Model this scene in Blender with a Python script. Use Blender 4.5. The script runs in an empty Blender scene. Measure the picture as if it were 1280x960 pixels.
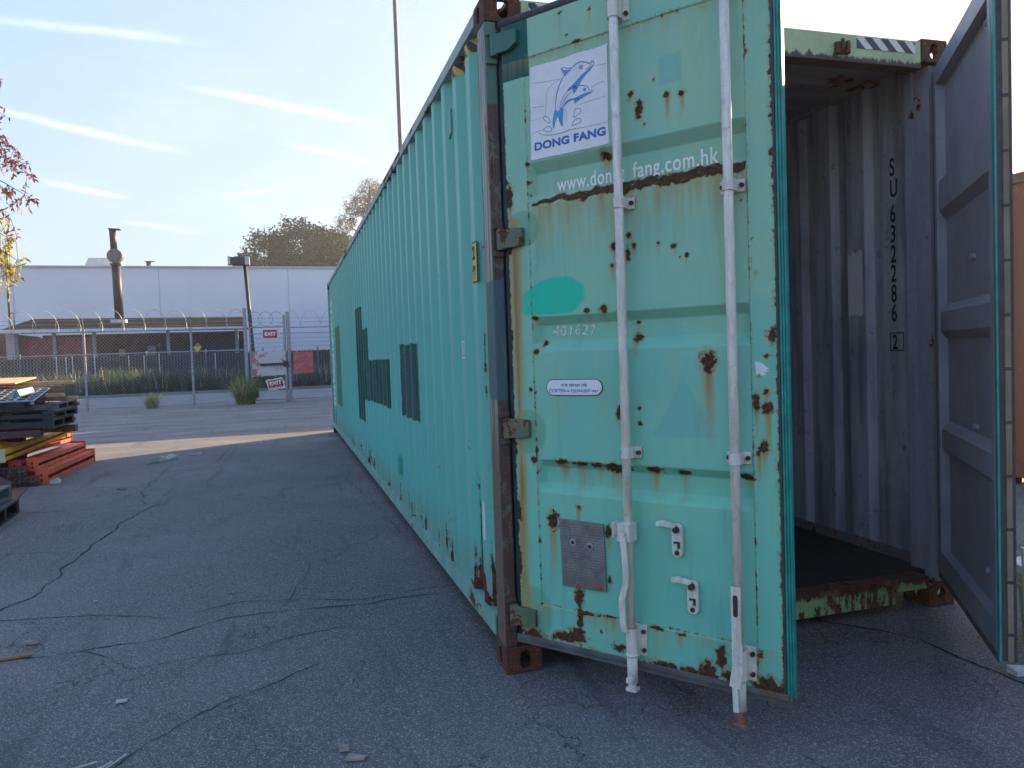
import bpy, bmesh, math, random
import numpy as np
from mathutils import Vector, Matrix, noise as mnoise
R = math.radians
random.seed(7); np.random.seed(7)
C = bpy.context.scene
COL = C.collection

# ------------------------------------------------------------------ camera
cam = bpy.data.cameras.new('camera'); co = bpy.data.objects.new('camera', cam); COL.objects.link(co)
rt = Vector((0.9575535, -0.2861113, -0.0350939)); up = Vector((0.0444497, 0.0262690, 0.9986662)); fw = Vector((0.2848078, 0.9578362, -0.0378715))
co.matrix_world = Matrix(((rt.x, up.x, -fw.x, -0.86153), (rt.y, up.y, -fw.y, -3.12163), (rt.z, up.z, -fw.z, 1.38089), (0, 0, 0, 1)))
cam.sensor_width = 36; cam.lens = 951.748 / 1280 * 36; cam.clip_start = 0.05; cam.clip_end = 2000
C.camera = co

# ------------------------------------------------------------------ sun, sky, exposure
SKY_K = 0.95                         # hazy sky: soft roll-off of its brightest part
SUN_EL, SUN_AZ = 20.5, 56.4          # azimuth clockwise from +Y
C.view_settings.view_transform = 'Standard'; C.view_settings.look = 'None'
C.view_settings.gamma = 1; C.view_settings.use_curve_mapping = False
C.view_settings.exposure = 2.35
w = bpy.data.worlds.new('World'); C.world = w; w.use_nodes = True
sl = bpy.data.lights.new('sun', 'SUN'); so = bpy.data.objects.new('sun', sl); COL.objects.link(so)
sl.energy = 3.2; sl.angle = R(0.6); sl.color = (1, 0.71, 0.42)
sd = Vector((math.sin(R(SUN_AZ)) * math.cos(R(SUN_EL)), math.cos(R(SUN_AZ)) * math.cos(R(SUN_EL)), math.sin(R(SUN_EL))))
so.rotation_euler = sd.to_track_quat('Z', 'Y').to_euler()

# ------------------------------------------------------------------ node helper
class NT:
    def __init__(s, tree): s.t = tree; s.n = tree.nodes; s.l = tree.links
    def node(s, typ, **kw):
        n = s.n.new(typ)
        for k, v in kw.items(): setattr(n, k, v)
        return n
    def put(s, sock, v):
        if isinstance(v, bpy.types.NodeSocket): s.l.new(v, sock)
        elif isinstance(v, (tuple, list)) and sock.type == 'RGBA' and len(v) == 3: sock.default_value = (*v, 1)
        else: sock.default_value = v
    def m(s, op, a, b=0.0, c=None, clamp=False):
        n = s.node('ShaderNodeMath', operation=op, use_clamp=clamp); s.put(n.inputs[0], a)
        if len(n.inputs) > 1: s.put(n.inputs[1], b)
        if c is not None: s.put(n.inputs[2], c)
        return n.outputs[0]
    def add(s, a, b): return s.m('ADD', a, b)
    def sub(s, a, b): return s.m('SUBTRACT', a, b)
    def mul(s, a, b): return s.m('MULTIPLY', a, b)
    def mx(s, a, b): return s.m('MAXIMUM', a, b)
    def mn(s, a, b): return s.m('MINIMUM', a, b)
    def ss(s, v, lo, hi):   # smoothstep
        n = s.node('ShaderNodeMapRange', interpolation_type='SMOOTHSTEP'); s.put(n.inputs[0], v)
        s.put(n.inputs[1], lo); s.put(n.inputs[2], hi); return n.outputs[0]
    def mix(s, f, a, b, mode='MIX'):
        n = s.node('ShaderNodeMix', data_type='RGBA', blend_type=mode); s.put(n.inputs[0], f); s.put(n.inputs[6], a); s.put(n.inputs[7], b); return n.outputs[2]
    def noise(s, vec, scale, detail=4, rough=0.55, col=False, dist=0.0):
        n = s.node('ShaderNodeTexNoise'); s.put(n.inputs['Vector'], vec); n.inputs['Scale'].default_value = scale
        n.inputs['Detail'].default_value = detail; n.inputs['Roughness'].default_value = rough; n.inputs['Distortion'].default_value = dist
        return n.outputs[1 if col else 0]
    def vor(s, vec, scale, feature='F1', out=0):
        n = s.node('ShaderNodeTexVoronoi', feature=feature); s.put(n.inputs['Vector'], vec); n.inputs['Scale'].default_value = scale; return n.outputs[out]
    def coord(s, which='Object'): return s.node('ShaderNodeTexCoord').outputs[which]
    def pos(s): return s.node('ShaderNodeNewGeometry').outputs['Position']
    def scale(s, vec, v):
        n = s.node('ShaderNodeMapping'); s.put(n.inputs[0], vec); n.inputs['Scale'].default_value = v; return n.outputs[0]
    def xyz(s, vec):
        n = s.node('ShaderNodeSeparateXYZ'); s.put(n.inputs[0], vec); return n.outputs
    def comb(s, x, y, z):
        n = s.node('ShaderNodeCombineXYZ'); s.put(n.inputs[0], x); s.put(n.inputs[1], y); s.put(n.inputs[2], z); return n.outputs[0]
    def vm(s, op, a, b=(0, 0, 0)):
        n = s.node('ShaderNodeVectorMath', operation=op); s.put(n.inputs[0], a); s.put(n.inputs[1], b); return n
    def attr(s, name):
        n = s.node('ShaderNodeAttribute'); n.attribute_name = name; return n.outputs
    def ramp(s, f, stops):
        n = s.node('ShaderNodeValToRGB'); s.put(n.inputs[0], f); e = n.color_ramp.elements
        while len(e) > 1: e.remove(e[-1])
        e[0].position = stops[0][0]; e[0].color = (*stops[0][1], 1)
        for p, c in stops[1:]:
            x = e.new(p); x.color = (*c, 1)
        return n.outputs[0]
    def box(s, a, b, a0, a1, b0, b1, soft=0.004):   # mask of a rectangle in two coordinates
        fa = s.mul(s.ss(a, a0 - soft, a0 + soft), s.ss(a, a1 + soft, a1 - soft)); fb = s.mul(s.ss(b, b0 - soft, b0 + soft), s.ss(b, b1 + soft, b1 - soft))
        return s.mul(fa, fb)

def material(name, build, rough=0.6, metal=0.0, spec=0.5):
    m = bpy.data.materials.new(name); m.use_nodes = True
    t = NT(m.node_tree); b = t.n['Principled BSDF']
    b.inputs['Roughness'].default_value = rough; b.inputs['Metallic'].default_value = metal; b.inputs['Specular IOR Level'].default_value = spec
    r = build(t)
    if isinstance(r, dict):
        t.put(b.inputs['Base Color'], r['color'])
        if 'rough' in r: t.put(b.inputs['Roughness'], r['rough'])
        if 'metal' in r: t.put(b.inputs['Metallic'], r['metal'])
        if 'spec' in r: t.put(b.inputs['Specular IOR Level'], r['spec'])
        if 'alpha' in r: t.put(b.inputs['Alpha'], r['alpha'])
        if 'bump' in r:
            bn = t.node('ShaderNodeBump'); bn.inputs['Strength'].default_value = r.get('bs', 0.4); bn.inputs['Distance'].default_value = r.get('bd', 0.002)
            t.put(bn.inputs['Height'], r['bump']); t.put(b.inputs['Normal'], bn.outputs[0])
    else: t.put(b.inputs['Base Color'], r)
    return m

RUST_STOPS = [(0.25, (0.030, 0.012, 0.010)), (0.5, (0.085, 0.032, 0.018)), (0.75, (0.19, 0.075, 0.030))]
def worn(name, col, rust=0.45, scale=4, stretch=(1, 1, 1), dirt=0.35, rough=0.55, off=0.0, var=0.12, extra=None):
    """painted steel with peeled rust patches; rust = how much of it is rusted (0..1)"""
    def b(t):
        v = t.coord(); v2 = t.scale(v, stretch)
        n1 = t.noise(v2, scale, 8, 0.62); n2 = t.noise(v, scale * 5, 5, 0.6); n3 = t.noise(t.scale(v, (1, 1, 0.25)), scale * 0.9, 4)
        c = t.mix(t.ss(n3, 0.35, 0.7), col, tuple(x * (1 - var * 2.2) for x in col))
        c = t.mix(t.mul(t.ss(n2, 0.45, 0.75), dirt), c, tuple(x * 0.45 + 0.02 for x in col))
        if extra: c = extra(t, v, c)
        f = t.add(n1, t.mul(t.sub(n2, 0.5), 0.28))
        th = 0.78 - 0.5 * rust
        mask = t.ss(f, th, th + 0.025); halo = t.ss(f, th - 0.06, th)
        c = t.mix(t.mul(halo, 0.45), c, (0.30, 0.20, 0.08))
        c = t.mix(mask, c, t.ramp(t.noise(v, scale * 8, 5, 0.7), RUST_STOPS))
        return dict(color=c, rough=t.add(rough, t.mul(mask, 0.3)), bump=t.add(t.mul(mask, -0.6), t.mul(n2, 0.35)), bs=0.5, bd=0.0015)
    return material(name, b, rough)
def plain(name, col, rough=0.6, var=0.25, scale=8, metal=0.0, bump=0.15):
    def b(t):
        v = t.coord(); n = t.noise(v, scale, 6, 0.6)
        return dict(color=t.mix(t.ss(n, 0.3, 0.7), tuple(x * (1 - var) for x in col), tuple(min(1, x * (1 + var * 0.5)) for x in col)), bump=n, bs=bump, bd=0.002)
    return material(name, b, rough, metal)

# ------------------------------------------------------------------ world
def build_world():
    t = NT(w.node_tree); bg = t.n['Background']
    sky = t.node('ShaderNodeTexSky', sky_type='NISHITA'); sky.sun_disc = False
    sky.sun_elevation = R(SUN_EL); sky.sun_rotation = R(SUN_AZ); sky.altitude = 50; sky.air_density = 1.0; sky.dust_density = 1.5; sky.ozone_density = 1.6
    d = t.coord('Generated')
    wob = t.sub(t.noise(d, 9, 6, 0.6), 0.5); wob2 = t.noise(t.scale(d, (6, 6, 22)), 5, 6, 0.65)
    streaks = [((-0.30, 0.885, 0.355), (-0.06, 0.93, 0.363), .011, .60), ((-0.1033, 0.9414, 0.321), (0.1299, 0.9499, 0.2844), .009, .95), ((-0.30, 0.915, 0.279), (-0.0969, 0.9642, 0.2467), .009, .85),
               ((-0.2494, 0.9452, 0.2106), (-0.1595, 0.9681, 0.1933), .0075, .8), ((0.0066, 0.9639, 0.2661), (0.1206, 0.9636, 0.243), .008, .6), ((-0.076, 0.9775, 0.1994), (0.026, 0.9773, 0.2157), .006, .5), ((-0.1797, 0.9714, 0.1683), (-0.0873, 0.9813, 0.157), .006, .4),
               ((-0.45, 0.80, 0.40), (-0.30, 0.86, 0.37), .012, .5), ((0.12, 0.85, 0.52), (0.42, 0.80, 0.44), .014, .5)]
    tot = 0.0
    for a, b, wd, st in streaks:
        a = Vector(a).normalized(); b = Vector(b).normalized(); n = a.cross(b).normalized(); T = (b - a).normalized(); mid = ((a + b) / 2); L = (b - a).length / 2
        dn = t.add(t.vm('DOT_PRODUCT', d, tuple(n)).outputs['Value'], t.mul(wob, 0.014))
        al = t.m('ABSOLUTE', t.vm('DOT_PRODUCT', t.vm('SUBTRACT', d, tuple(mid)).outputs[0], tuple(T)).outputs['Value'])
        g = t.m('EXPONENT', t.mul(t.mul(dn, dn), -1.0 / (wd * wd) * 7.0))
        e = t.ss(al, L * 1.15, L * 0.25)
        tot = t.mx(tot, t.mul(t.mul(g, e), st)) if not isinstance(tot, float) else t.mul(t.mul(g, e), st)
    tot = t.mul(tot, t.ss(wob2, 0.22, 0.56))
    veil = t.mul(t.ss(t.noise(t.scale(d, (1.5, 1.5, 5)), 3, 5, 0.6), 0.48, 0.8), 0.15)
    f = t.m('ADD', tot, veil, clamp=True)
    s3 = t.xyz(sky.outputs[0]); k = SKY_K
    den = t.add(1.0, t.mul(s3[1], k)); sc = [t.m('DIVIDE', t.mul(q, (1 + k) * tint), den) for q, tint in zip(s3, (1.05, 0.985, 1.0))]
    base = t.comb(*sc)
    cl = t.mix(1.0, base, (1.25, 1.15, 1.0), 'ADD')
    c = t.mix(t.mul(f, 0.75), base, cl)
    t.put(bg.inputs[0], c); bg.inputs[1].default_value = 0.11
build_world()

# ------------------------------------------------------------------ mesh helpers
def link(name, me, mats=(), parent=None, kind=None):
    o = bpy.data.objects.new(name, me); COL.objects.link(o)
    for m in (mats if isinstance(mats, (list, tuple)) else [mats]): o.data.materials.append(m)
    if parent: o.parent = parent
    if kind: o['kind'] = kind
    return o
def tag(o, label, cat, group=None, kind=None):
    o['label'] = label; o['category'] = cat
    if group: o['group'] = group
    if kind: o['kind'] = kind
    return o
def empty(name, loc=(0, 0, 0), rz=0.0, label=None, cat=None, group=None):
    o = bpy.data.objects.new(name, None); COL.objects.link(o); o.location = loc; o.rotation_euler = (0, 0, rz); o.empty_display_size = 0.2
    if label: tag(o, label, cat, group)
    return o
class MB:
    def __init__(s): s.v = []; s.f = []; s.mi = []
    def quad(s, pts, mi=0):
        i = len(s.v); s.v += [tuple(p) for p in pts]; s.f.append(tuple(range(i, i + len(pts)))); s.mi.append(mi)
    def hexa(s, p, mi=0):   # 8 points: bottom 0-3 ccw, top 4-7
        i = len(s.v); s.v += [tuple(q) for q in p]
        for f in ((3, 2, 1, 0), (4, 5, 6, 7), (0, 1, 5, 4), (1, 2, 6, 5), (2, 3, 7, 6), (3, 0, 4, 7)): s.f.append(tuple(i + k for k in f)); s.mi.append(mi)
    def box(s, x0, x1, y0, y1, z0, z1, mi=0):
        if x0 > x1: x0, x1 = x1, x0
        s.hexa([(x0, y0, z0), (x1, y0, z0), (x1, y1, z0), (x0, y1, z0), (x0, y0, z1), (x1, y0, z1), (x1, y1, z1), (x0, y1, z1)], mi)
    def bar(s, a, b, w_, h=None, mi=0, upv=(0, 0, 1)):
        a = Vector(a); b = Vector(b); h = h or w_; d = (b - a).normalized(); u = Vector(upv)
        if abs(d.dot(u)) > 0.98: u = Vector((1, 0, 0))
        x = d.cross(u).normalized() * w_ / 2; y = x.cross(d).normalized() * h / 2
        s.hexa([a - x - y, a + x - y, b + x - y, b - x - y, a - x + y, a + x + y, b + x + y, b - x + y], mi)
    def tube(s, pts, r, n=8, mi=0, caps=True):
        pts = [Vector(p) for p in pts]; rs = r if isinstance(r, (list, tuple)) else [r] * len(pts); base = len(s.v)
        for k, p in enumerate(pts):
            d = (pts[min(k + 1, len(pts) - 1)] - pts[max(k - 1, 0)]).normalized(); u = Vector((0, 0, 1)) if abs(d.z) < 0.95 else Vector((1, 0, 0))
            x = d.cross(u).normalized(); y = x.cross(d).normalized()
            for j in range(n): a = 2 * math.pi * j / n; s.v.append(tuple(p + (x * math.cos(a) + y * math.sin(a)) * rs[k]))
        for k in range(len(pts) - 1):
            for j in range(n):
                s.f.append((base + k * n + j, base + k * n + (j + 1) % n, base + (k + 1) * n + (j + 1) % n, base + (k + 1) * n + j)); s.mi.append(mi)
        if caps:
            s.f.append(tuple(base + j for j in range(n))[::-1]); s.mi.append(mi)
            s.f.append(tuple(base + (len(pts) - 1) * n + j for j in range(n))); s.mi.append(mi)
    def prism(s, poly, y0, y1, mi=0, axis='y'):   # poly in (a,b); extruded along axis
        f = {'y': lambda a, b, c: (a, c, b), 'x': lambda a, b, c: (c, a, b), 'z': lambda a, b, c: (a, b, c)}[axis]
        i = len(s.v); n = len(poly)
        s.v += [f(a, b, y0) for a, b in poly] + [f(a, b, y1) for a, b in poly]
        s.f.append(tuple(range(i, i + n))); s.mi.append(mi); s.f.append(tuple(range(i + 2 * n - 1, i + n - 1, -1))); s.mi.append(mi)
        for k in range(n): s.f.append((i + k, i + n + k, i + n + (k + 1) % n, i + (k + 1) % n)); s.mi.append(mi)
    def build(s, name, mats, parent=None, kind=None, smooth=False, bevel=0.0, fix=True):
        me = bpy.data.meshes.new(name); me.from_pydata(s.v, [], s.f); me.polygons.foreach_set('material_index', s.mi)
        o = link(name, me, mats, parent, kind)
        bm = bmesh.new(); bm.from_mesh(me)
        if fix: bmesh.ops.recalc_face_normals(bm, faces=bm.faces)
        if bevel: bmesh.ops.bevel(bm, geom=[e for e in bm.edges if len(e.link_faces) == 2 and e.calc_face_angle(0) > 0.6], offset=bevel, segments=2, affect='EDGES', profile=0.6, clamp_overlap=True)
        bm.to_mesh(me); bm.free()
        me.polygons.foreach_set('use_smooth', [bool(smooth)] * len(me.polygons))
        me.update(); return o
def arr_mesh(name, V, F, mats, parent=None, kind=None, smooth=False):
    me = bpy.data.meshes.new(name); V = np.asarray(V, dtype=np.float32); F = np.asarray(F, dtype=np.int32)
    me.vertices.add(len(V)); me.vertices.foreach_set('co', V.ravel()); k = F.shape[1]
    me.loops.add(F.size); me.loops.foreach_set('vertex_index', F.ravel()); me.polygons.add(len(F))
    me.polygons.foreach_set('loop_start', np.arange(0, F.size, k, dtype=np.int32))
    me.polygons.foreach_set('use_smooth', np.full(len(F), bool(smooth)))
    me.update(calc_edges=True); me.validate(); return link(name, me, mats, parent, kind)
def grid_faces(nu, nv, flip=False):
    i = np.arange(nu - 1)[:, None] * nv + np.arange(nv - 1)[None, :]; i = i.ravel()
    F = np.stack([i, i + nv, i + nv + 1, i + 1], 1); return F[:, ::-1] if flip else F
_TXT = {}
def text_obj(name, body, size, mat, parent, loc, rot=(math.pi / 2, 0, 0), xs=1.0, align='LEFT', bold=0.0, spacing=1.0, extr=0.0006):
    cu = bpy.data.curves.new(name, 'FONT'); cu.body = body; cu.size = size; cu.align_x = align; cu.offset = bold; cu.space_character = spacing; cu.extrude = extr
    tmp = bpy.data.objects.new(name, cu); COL.objects.link(tmp)
    dg = bpy.context.evaluated_depsgraph_get(); dg.update(); me = bpy.data.meshes.new_from_object(tmp.evaluated_get(dg)); bpy.data.objects.remove(tmp)
    for v in me.vertices: v.co.x *= xs
    o = link(name, me, mat, parent); o.location = loc; o.rotation_euler = rot; return o

# ------------------------------------------------------------------ ground
def asphalt(t):
    p = t.pos(); x, y, z = t.xyz(p)
    big = t.noise(p, 0.35, 6, 0.6); med = t.noise(p, 2.2, 6, 0.6); fine = t.noise(p, 75, 3, 0.7)
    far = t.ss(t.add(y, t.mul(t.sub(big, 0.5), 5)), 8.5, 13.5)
    v1 = t.vor(p, 210, 'F1', 0); grain = t.vor(p, 210, 'F1', 1)
    gx = t.xyz(grain)[0]; gy = t.xyz(grain)[1]
    c = t.mix(t.ss(big, 0.3, 0.7), (0.100, 0.098, 0.099), (0.185, 0.181, 0.182))
    c = t.mix(t.mul(t.ss(med, 0.42, 0.68), 0.35), c, (0.068, 0.071, 0.080))
    c = t.mix(t.mul(t.ss(gx, 0.3, 1.0), 0.55), c, (0.050, 0.053, 0.060))
    c = t.mix(t.mul(t.ss(gy, 0.72, 0.98), 0.75), c, (0.38, 0.385, 0.39))
    c = t.mix(t.mul(t.ss(fine, 0.56, 0.72), 0.35), c, (0.30, 0.30, 0.30))
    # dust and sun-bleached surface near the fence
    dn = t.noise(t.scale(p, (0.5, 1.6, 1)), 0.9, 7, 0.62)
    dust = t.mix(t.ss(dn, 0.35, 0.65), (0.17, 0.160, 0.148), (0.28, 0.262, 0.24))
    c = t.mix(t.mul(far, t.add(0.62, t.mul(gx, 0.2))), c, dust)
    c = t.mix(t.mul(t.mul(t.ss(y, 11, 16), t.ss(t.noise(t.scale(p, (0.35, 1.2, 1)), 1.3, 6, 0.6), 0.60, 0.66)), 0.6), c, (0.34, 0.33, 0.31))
    # thin surface cracking
    q = t.vm('ADD', p, t.vm('SCALE', t.noise(p, 1.6, 5, 0.6, col=True)).outputs[0]); 
    qs = t.vm('SCALE', t.vm('SUBTRACT', t.noise(p, 1.3, 5, 0.6, col=True), (0.5, 0.5, 0.5)).outputs[0]); qs.inputs['Scale'].default_value = 1.6
    q = t.vm('ADD', p, qs.outputs[0]).outputs[0]
    cr = t.vor(q, 0.95, 'DISTANCE_TO_EDGE', 0); ck = t.mul(t.ss(cr, 0.0055, 0.001), t.ss(t.noise(p, 0.6, 3), 0.46, 0.56))
    c = t.mix(t.mul(ck, 0.6), c, (0.018, 0.018, 0.020))
    # dark tyre scuffs
    sc = t.noise(t.scale(p, (5.0, 0.6, 1)), 1.0, 5, 0.6, dist=0.6); c = t.mix(t.mul(t.ss(sc, 0.56, 0.72), 0.45), c, (0.055, 0.057, 0.064))
    c = t.mix(t.mul(t.ss(t.noise(p, 1.1, 3), 0.66, 0.74), 0.25), c, (0.16, 0.10, 0.06))
    return dict(color=c, rough=t.sub(0.88, t.mul(gy, 0.22)), bump=t.sub(t.mul(t.sub(1.0, v1), 0.9), t.mul(ck, 2)), bs=0.75, bd=0.006)
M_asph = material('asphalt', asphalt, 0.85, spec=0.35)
M_crack = plain('crack', (0.017, 0.017, 0.019), 0.95)
def patches(c1, c2, sc):
    return lambda t: dict(color=t.mix(t.ss(t.noise(t.pos(), sc, 7, 0.6), 0.3, 0.7), c1, c2), bump=t.noise(t.pos(), 30, 3), bs=0.3, bd=0.004)
M_road = material('road_concrete', patches((0.17, 0.175, 0.18), (0.24, 0.245, 0.25), 0.8), 0.85)
M_soil = material('soil', patches((0.05, 0.04, 0.028), (0.10, 0.085, 0.06), 1.5), 0.95)
g = MB(); g.quad([(-1200, -600, 0), (1200, -600, 0), (1200, 1500, 0), (-1200, 1500, 0)]); 
rnd = random.Random(3)
def crack(mb, pts, wid, sub=26):
    P = [Vector((a, b, 0)) for a, b in pts]; out = []
    for a, b in zip(P, P[1:]):
        L = (b - a).length; n = max(2, int(L * sub))
        for i in range(n):
            p = a.lerp(b, i / n); nn = Vector((-(b - a).y, (b - a).x, 0)).normalized()
            p += nn * (mnoise.noise(Vector((p.x * 3, p.y * 3, 1.7))) * 0.07 + rnd.uniform(-1, 1) * 0.008); out.append(p)
    out.append(P[-1])
    for i in range(len(out) - 1):
        a, b = out[i], out[i + 1]; nn = Vector((-(b - a).y, (b - a).x, 0)).normalized()
        def wd(p): return wid * max(0.32, 0.75 + 1.0 * mnoise.noise(p * 5.3)) * 0.42
        wa, wb = wd(a), wd(b)
        mb.quad([(a.x - nn.x * wa, a.y - nn.y * wa, .003), (a.x + nn.x * wa, a.y + nn.y * wa, .003), (b.x + nn.x * wb, b.y + nn.y * wb, .003), (b.x - nn.x * wb, b.y - nn.y * wb, .003)], 1)
for pts, wd in ([(-2.6, 1.12), (-2.24, 1.08), (-1.89, 1.03), (-1.53, 1.06), (-1.2, 1.23), (-0.64, 1.26), (0.04, 1.2)], .009), ([(-2.75, 1.78), (-2.45, 1.75), (-1.98, 1.63), (-1.52, 1.41), (-1.17, 1.56), (-0.64, 1.36), (-0.13, 1.34), (0.3, 1.36)], .008), \
               ([(-3.9, 5.5), (-3.61, 5.47), (-2.86, 5.26), (-2.13, 5.25), (-1.14, 5.48), (-0.09, 5.79)], .012), ([(-2.6, 1.6), (-2.4, 2.27), (-2.39, 3.32), (-2.33, 4.35), (-2.2, 5.2)], .016), \
               ([(0.9, 1.2), (1.5, 0.35), (1.89, -0.32), (1.87, -0.56), (1.9, -0.83), (1.75, -1.3)], .016), ([(-0.31, 6.59), (-0.06, 3.8), (-0.06, 2.8)], .007), ([(-1.7, -0.6), (-1.4, -0.09), (-1.13, 0.23), (-0.77, 0.43)], .006), \
               ([(-0.9, 1.35), (-0.75, 2.2), (-0.2, 2.9)], .005), ([(-2.3, 5.2), (-2.5, 6.8), (-1.9, 8.2), (-1.8, 10.2)], .012), ([(-1.9, 1.05), (-1.6, 0.7), (-1.1, 0.75), (-0.6, 0.9)], .005), ([(-2.4, 3.3), (-3.2, 3.6), (-3.6, 4.3)], .01), ([(-2.6, 7.7), (-1.2, 7.9), (-0.1, 8.6)], .01):
    crack(g, pts, wd)
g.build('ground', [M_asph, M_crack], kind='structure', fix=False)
g = MB(); g.quad([(-60, 26.3, .004), (60, 28.2, .004), (60, 37.2, .004), (-60, 38.6, .004)]); g.build('road', [M_road], kind='structure', fix=False)
g = MB(); g.hexa([(-60, 38.6, 0), (60, 37.2, 0), (60, 37.4, 0), (-60, 38.8, 0), (-60, 38.6, .13), (60, 37.2, .13), (60, 37.4, .13), (-60, 38.8, .13)]); g.build('kerb', [M_road], kind='structure')
g = MB(); g.quad([(-60, 38.8, .1), (60, 37.4, .1), (60, 45, .1), (-60, 45, .1)]); g.build('planting_bed', [M_soil], kind='structure', fix=False)

# ------------------------------------------------------------------ paint colours
TEAL = (0.145, 0.430, 0.345); DARKTEAL = (0.012, 0.165, 0.135); SIDE = (0.100, 0.385, 0.345)
GREYIN = (0.30, 0.32, 0.37)
M_teal = worn('teal_paint', TEAL, 0.32, 3.5, (1, 1, 0.6))
M_rail = worn('rail_paint', (0.22, 0.44, 0.38), 0.30, 5, (0.5, 0.5, 1))
M_toprail = worn('top_rail_paint', (0.34, 0.40, 0.38), 0.42, 5, (1, 0.25, 1))
M_casting = worn('rusty_casting', (0.16, 0.075, 0.045), 0.78, 9)
M_gasket = plain('rubber_gasket', (0.050, 0.054, 0.060), 0.7, 0.35, 20)
def bottomg(t):
    v = t.coord(); n = t.noise(v, 6, 6, 0.65); n2 = t.noise(t.scale(v, (0.6, 1, 3)), 9, 5, 0.6)
    return dict(color=t.mix(t.ss(n, 0.5, 0.62), t.mix(t.ss(n2, 0.4, 0.7), (0.075, 0.085, 0.095), (0.19, 0.19, 0.18)), (0.15, 0.095, 0.06)), bump=n2, bs=0.4, bd=0.004)
M_gasket_bottom = material('dusty_gasket', bottomg, 0.8)
M_gasket_teal = plain('painted_gasket', (0.015, 0.30, 0.25), 0.45, 0.3, 14)
M_gasket_dark = plain('dark_gasket', (0.010, 0.030, 0.045), 0.5, 0.5, 7)
def cream(t):
    v = t.coord(); n = t.noise(v, 22, 7, 0.65); n2 = t.noise(t.scale(v, (3, 3, 0.5)), 14, 5, 0.6); s = t.vor(v, 240, 'F1', 1)
    c = t.mix(t.ss(n2, 0.3, 0.7), (0.56, 0.51, 0.45), (0.80, 0.745, 0.67))
    c = t.mix(t.mul(t.ss(n, 0.55, 0.70), 0.45), c, (0.33, 0.31, 0.29)); c = t.mix(t.mul(t.ss(t.xyz(s)[0], 0.86, 0.97), 0.2), c, (0.18, 0.15, 0.13))
    c = t.mix(t.ss(t.noise(v, 9, 6, 0.7), 0.70, 0.74), c, (0.12, 0.055, 0.03))
    return dict(color=c, bump=n, bs=0.4, bd=0.001)
M_cream = material('cream_paint', cream, 0.5)
M_bolt = plain('rusty_bolt', (0.06, 0.035, 0.028), 0.8, 0.5, 60)
M_tan = plain('tan_strip', (0.26, .20, .14), .8, .3, 6)
M_black = plain('black_void', (0.012, 0.012, 0.013), 0.9)

# ------------------------------------------------------------------ container
cont = empty('shipping_container', (1.219, 6.1, 0), 0, 'long teal shipping container with rusty edges and both end doors standing open', 'shipping container')
INV = Matrix.Translation((-1.219, -6.1, 0))
def cpart(mb, name, mats, **k):
    o = mb.build(name, mats, cont, **k); o.location = (-1.219, -6.1, 0); return o
W_, L_, H_ = 2.438, 12.192, 2.896

def boolean(o, cutters):
    for c in cutters:
        md = o.modifiers.new('b', 'BOOLEAN'); md.operation = 'DIFFERENCE'; md.object = c; md.solver = 'EXACT'
    dg = bpy.context.evaluated_depsgraph_get(); dg.update(); me = bpy.data.meshes.new_from_object(o.evaluated_get(dg)); o.modifiers.clear(); o.data = me
    for c in cutters: bpy.data.objects.remove(c)
def oval(a, b, r_, n=12, cx=0, cz=0):   # stadium outline half-length a (vertical), radius r_
    pts = []
    for i in range(n + 1): t_ = math.pi * i / n; pts.append((cx + r_ * math.cos(t_), cz + a + r_ * math.sin(t_)))
    for i in range(n + 1): t_ = math.pi + math.pi * i / n; pts.append((cx + r_ * math.cos(t_), cz - a + r_ * math.sin(t_)))
    return pts
mb = MB(); mb.box(0, .162, 0, .178, 0, .118); cast = mb.build('corner_casting', [M_casting], bevel=.007)
cut = []
m1 = MB(); m1.box(.022, .140, .022, .156, .020, .098); cut.append(m1.build('cut', []))
m2 = MB(); m2.prism(oval(.014, 0, .026, cx=.085, cz=.058), -.05, .25); cut.append(m2.build('cut', []))
m3 = MB(); m3.prism(oval(.012, 0, .024, cx=.095, cz=.058), -.05, .25, axis='x'); cut.append(m3.build('cut', []))
m4 = MB(); m4.prism(oval(.028, 0, .030, cx=.085, cz=.090), -.05, .25, axis='z'); cut.append(m4.build('cut', []))
boolean(cast, cut)
first = True
for x in (0, 1):
    for y in (0, 1):
        for z in (0, 1):
            o = cast if first else cast.copy()
            if not first: COL.objects.link(o)
            first = False; o.parent = cont
            o.scale = (1 if x == 0 else -1, 1 if y == 0 else -1, 1)
            o.location = ((0 if x == 0 else W_) - 1.219, (0 if y == 0 else L_) - 6.1, 0 if z == 0 else H_ - .118 + (.004 if z else 0))

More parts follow.
